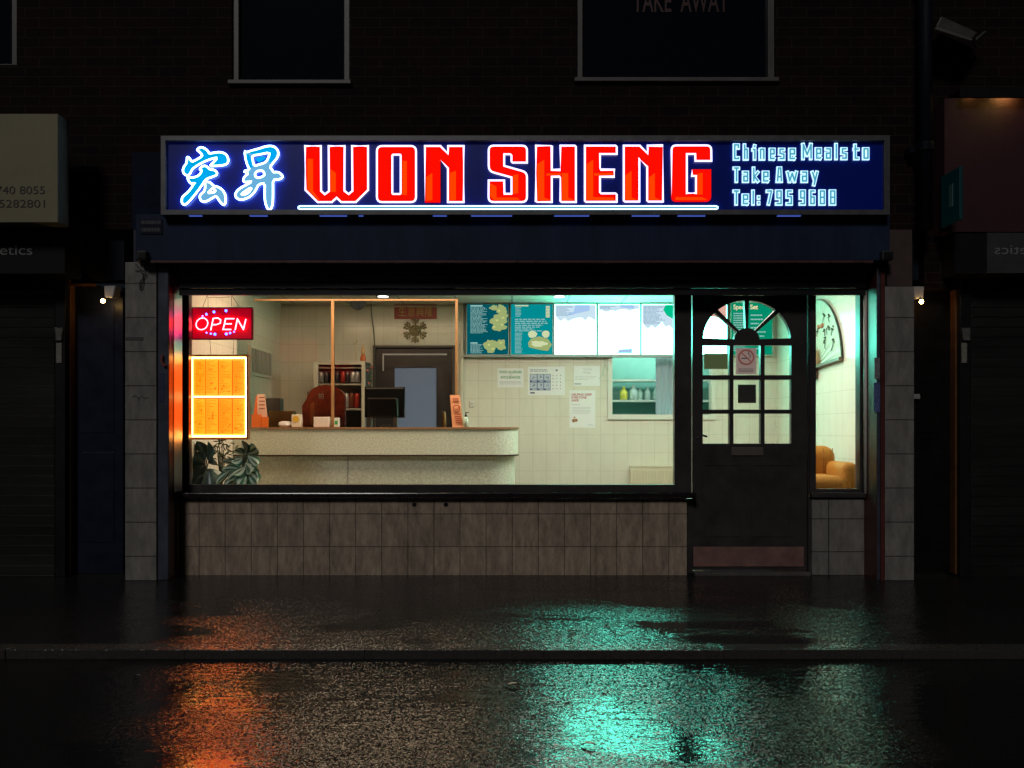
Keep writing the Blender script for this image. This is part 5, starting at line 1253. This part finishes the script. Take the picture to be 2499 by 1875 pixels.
# right: maroon board with a lamp washing its top, a teal blade sign, mirrored lettering
YV = -.31
M_mar = mat("maroon stucco board", (.050, .018, .027), .65, spec=.2, noise=.15, nscale=5, bump=.6, bscale=220)
o = thing("maroon_board", "maroon textured board washed by a yellow lamp along its top edge, at the right", "sign board", (PX(2440, YV), YV, PZ(565, YV)))
MB().box(PX(2305, YV), PX(3200, YV), YV, -.16, PZ(566, YV), PZ(240, YV)).build("board", M_mar, o)
xl = PX(2440, YV)
lamp = thing("trough_lamp", "slim dark lamp above the maroon board throwing yellow light down it", "lamp", (xl, YV - .10, PZ(238, YV)))
zl_ = PZ(240, YV)
MB().box(xl - .34, xl + .34, YV - .075, -.16, zl_ + .032, zl_ + .045).box(xl - .34, xl + .34, YV - .079, YV - .0755, zl_ - .022, zl_ + .045).build("casing", M_black, lamp)
MB().box(xl - .03, xl + .09, YV - .055, YV - .02, zl_ + .024, zl_ + .0315).build("lamp_glass", emat("yellow lamp glass", (1., .64, .16), 34.), lamp)
MB().box(xl - .25, xl - .20, YV - .045, YV - .02, zl_ + .024, zl_ + .0315).build("lamp_glass", emat("dim yellow lamp glass", (1., .64, .16), 12.), lamp)
o = thing("teal_blade_sign", "small teal projecting sign beside the maroon board's lower corner", "projecting sign", (3.21, -.42, PZ(545, -.42)))
M_teal = mat("teal sign face", (.004, .036, .040), .4, emit=(0, .010, .012), es=.2)
MB().box(3.20, 3.225, -.56, -.30, PZ(540, -.5), PZ(412, -.5)).build("panel", M_teal, o, bevel=.003)
MB().box(3.196, 3.1995, -.47, -.42, PZ(505, -.45), PZ(450, -.45)).build("emblem", mat("pale teal mark", (.10, .22, .22), .4), o)
YQ2 = -.33
o = thing("mirrored_fascia_sign", "dark grey fascia board with reversed lettering below the maroon board", "shop sign", (PX(2450, YQ2), YQ2, PZ(668, YQ2)))
MB().box(PX(2405, YQ2), PX(3200, YQ2), YQ2 - .02, -.16, PZ(668, YQ2), PZ(570, YQ2)).build("board", mat("charcoal board", (.05, .048, .052), .4, noise=.2), o)
MB().box(PX(2330, YQ2), PX(2404, YQ2), YQ2, -.16, PZ(668, YQ2), PZ(570, YQ2)).build("end_board", M_nfas, o)
mb = MB(); text_mesh(mb, "etics", PX(2423, YQ2), YQ2 - .022, PZ(622, YQ2), .072, width=.245, mirror=True); mb.build("lettering", mat("grey lettering", (.20, .20, .21), .5), o)
# wall lamps beside the two entrance doors
def wall_lamp(px, py, label, s):
    Y = -.16; x, z = PX(px, Y), PZ(py, Y)
    o = thing("wall_lamp", label, "wall lamp", (x, -.06, z), "lit wall lamps beside the entrance doors")
    hx, hz = PX(px + s * 14, Y), PZ(py - 24, Y)
    MB().hexa([(hx - .035, -.16, hz - .05), (hx + .03, -.16, hz - .05), (hx + .04, -.062, hz - .04), (hx - .04, -.062, hz - .04), (hx - .045, -.15, hz + .045), (hx + .045, -.15, hz + .045), (hx + .05, -.062, hz + .05), (hx - .05, -.062, hz + .05)]).build("housing", mat("white lamp housing", (.42, .40, .40), .4, noise=.2), o, bevel=.008)
    MB().tube([(hx, -.13, hz - .045), (x, -.16, z + .016)], .012, 8).build("neck", M_black, o)
    MB().ball((x, -.165, z), .0155, 12).build("bulb", emat("amber bulb", (1., .60, .20), 62.), o, smooth=True)
wall_lamp(252, 735, "lit amber wall lamp on a white housing left of the takeaway", 1)
wall_lamp(2248, 737, "lit amber wall lamp on a pale housing right of the takeaway", -.3)
# plates and brackets on the shutter guides
M_pl = mat("scratched grey plate", (.16, .16, .145), .35, .3, noise=.25, nscale=30); M_pl2 = mat("pale label strip", (.21, .20, .175), .5, noise=.3, nscale=60)
YG2 = -.153
for sgn, xa, xb in ((1, 136, 155), (-1, 2346, 2365)):
    side = "left" if sgn > 0 else "right"
    t = 4
    lp = [(xa, 801), (xb, 801), (xb - t if sgn > 0 else xb, 831), (xa + 2 if sgn > 0 else xa + t, 831)]
    o = thing("lock_plate", f"tapered grey metal plate on the {side} shutter guide", "plate", (PX(xa, YG2), YG2, PZ(831, YG2)), "metal plates on the shutter guides")
    L = [(PX(x, YG2), PZ(y, YG2)) for x, y in lp]
    MB().poly([L], YG2 - .012, YG2 + .002).build("plate", M_pl, o)
    MB().tube([(x, YG2 - .013, z) for x, z in L], .0028, 5, True).build("rim", M_alu, o)
    tag(MB().pbox(xa + 1, xb - 5, 837, 886, YG2 - .004, YG2 + .002).build("label_strip", M_pl2), f"pale upright label strip under the tapered plate on the {side} shutter guide", "label", "label strips on the shutter guides")
    pb = 148 if sgn > 0 else 2348
    mb = MB().tube([(PX(pb - 10, -.2), -.2, PZ(664 if sgn > 0 else 672, -.2)), (PX(pb + 14, -.2), -.2, PZ(672 if sgn > 0 else 663, -.2))], .004, 5)
    mb.tube([(PX(pb, -.2), -.2, PZ(650, -.2)), (PX(pb + 1, -.2), -.2, PZ(668, -.2))], .004, 5)
    tag(mb.build("bracket", mat("yellow glint bracket", (.30, .22, .09), .35, .5)), f"thin yellow glint bracket above the {side} shutter guide", "bracket", "brackets above the shutter guides")  # yellow glint is put into the bracket's base colour
tag(MB().pbox(2231, 2246, 962, 974, -.085, -.062).build("bell_push", mat("pale bell push", (.30, .30, .29), .5), bevel=.003), "small pale bell push beside the right entrance door", "bell push")

# ================================================================== litter on the wet ground
M_leaf2 = mat("wet pale leaf", (.42, .34, .24), .3)
rn = random.Random(21)
def litter(px, py, ln, road, label, m=M_leaf2):
    z = -.043 if road else 0.0
    Yg = D * F0 * (CZ - z) / (py - HY) / F0 - D if False else (F0 * D * (CZ - z) / (py - HY)) - D
    x = (px - HX) / (F0 * D / (D + Yg)); a = rn.uniform(-.5, .5)
    mb = MB(); n_ = 6; b2 = 0
    for i in range(n_ + 1):
        t = i / n_; wd = ln * .22 * math.sin(math.pi * t) + .001
        cx_ = x + (t - .5) * ln * math.cos(a); cy_ = Yg + (t - .5) * ln * math.sin(a); zz = z + .003 + .010 * math.sin(t * 2.6) 
        mb.v += [(cx_ - math.sin(a) * wd, cy_ + math.cos(a) * wd, zz + .004), (cx_, cy_, zz), (cx_ + math.sin(a) * wd, cy_ - math.cos(a) * wd, zz + .006)]
    for i in range(n_):
        for j in range(2): mb.f.append((3 * i + j, 3 * i + j + 1, 3 * i + j + 4, 3 * i + j + 3))
    tag(mb.build("fallen_leaf", m, smooth=True), label, "leaf", "fallen leaves and scraps on the wet ground")
litter(1436, 1823, .055, True, "pale fallen leaf in the bright green reflection on the road", mat("bleached wet leaf", (.7, .62, .45), .3))
litter(512, 1603, .07, True, "pale curled scrap in the gutter under the orange reflection")
litter(335, 1656, .035, True, "tiny bluish scrap on the dark left part of the road", mat("bluish scrap", (.3, .35, .5), .3))
litter(1250, 1676, .06, True, "dull yellow leaf on the road left of the green reflection")
litter(1398, 1545, .05, False, "dark leaf lying in the green reflection on the pavement", mat("dark wet leaf", (.05, .035, .03), .3))
litter(318, 1596, .02, True, "tiny orange scrap in the gutter at the left", mat("orange scrap", (.5, .28, .15), .3))
litter(530, 1466, .03, False, "small pinkish scrap on the pavement in front of the left pilaster")
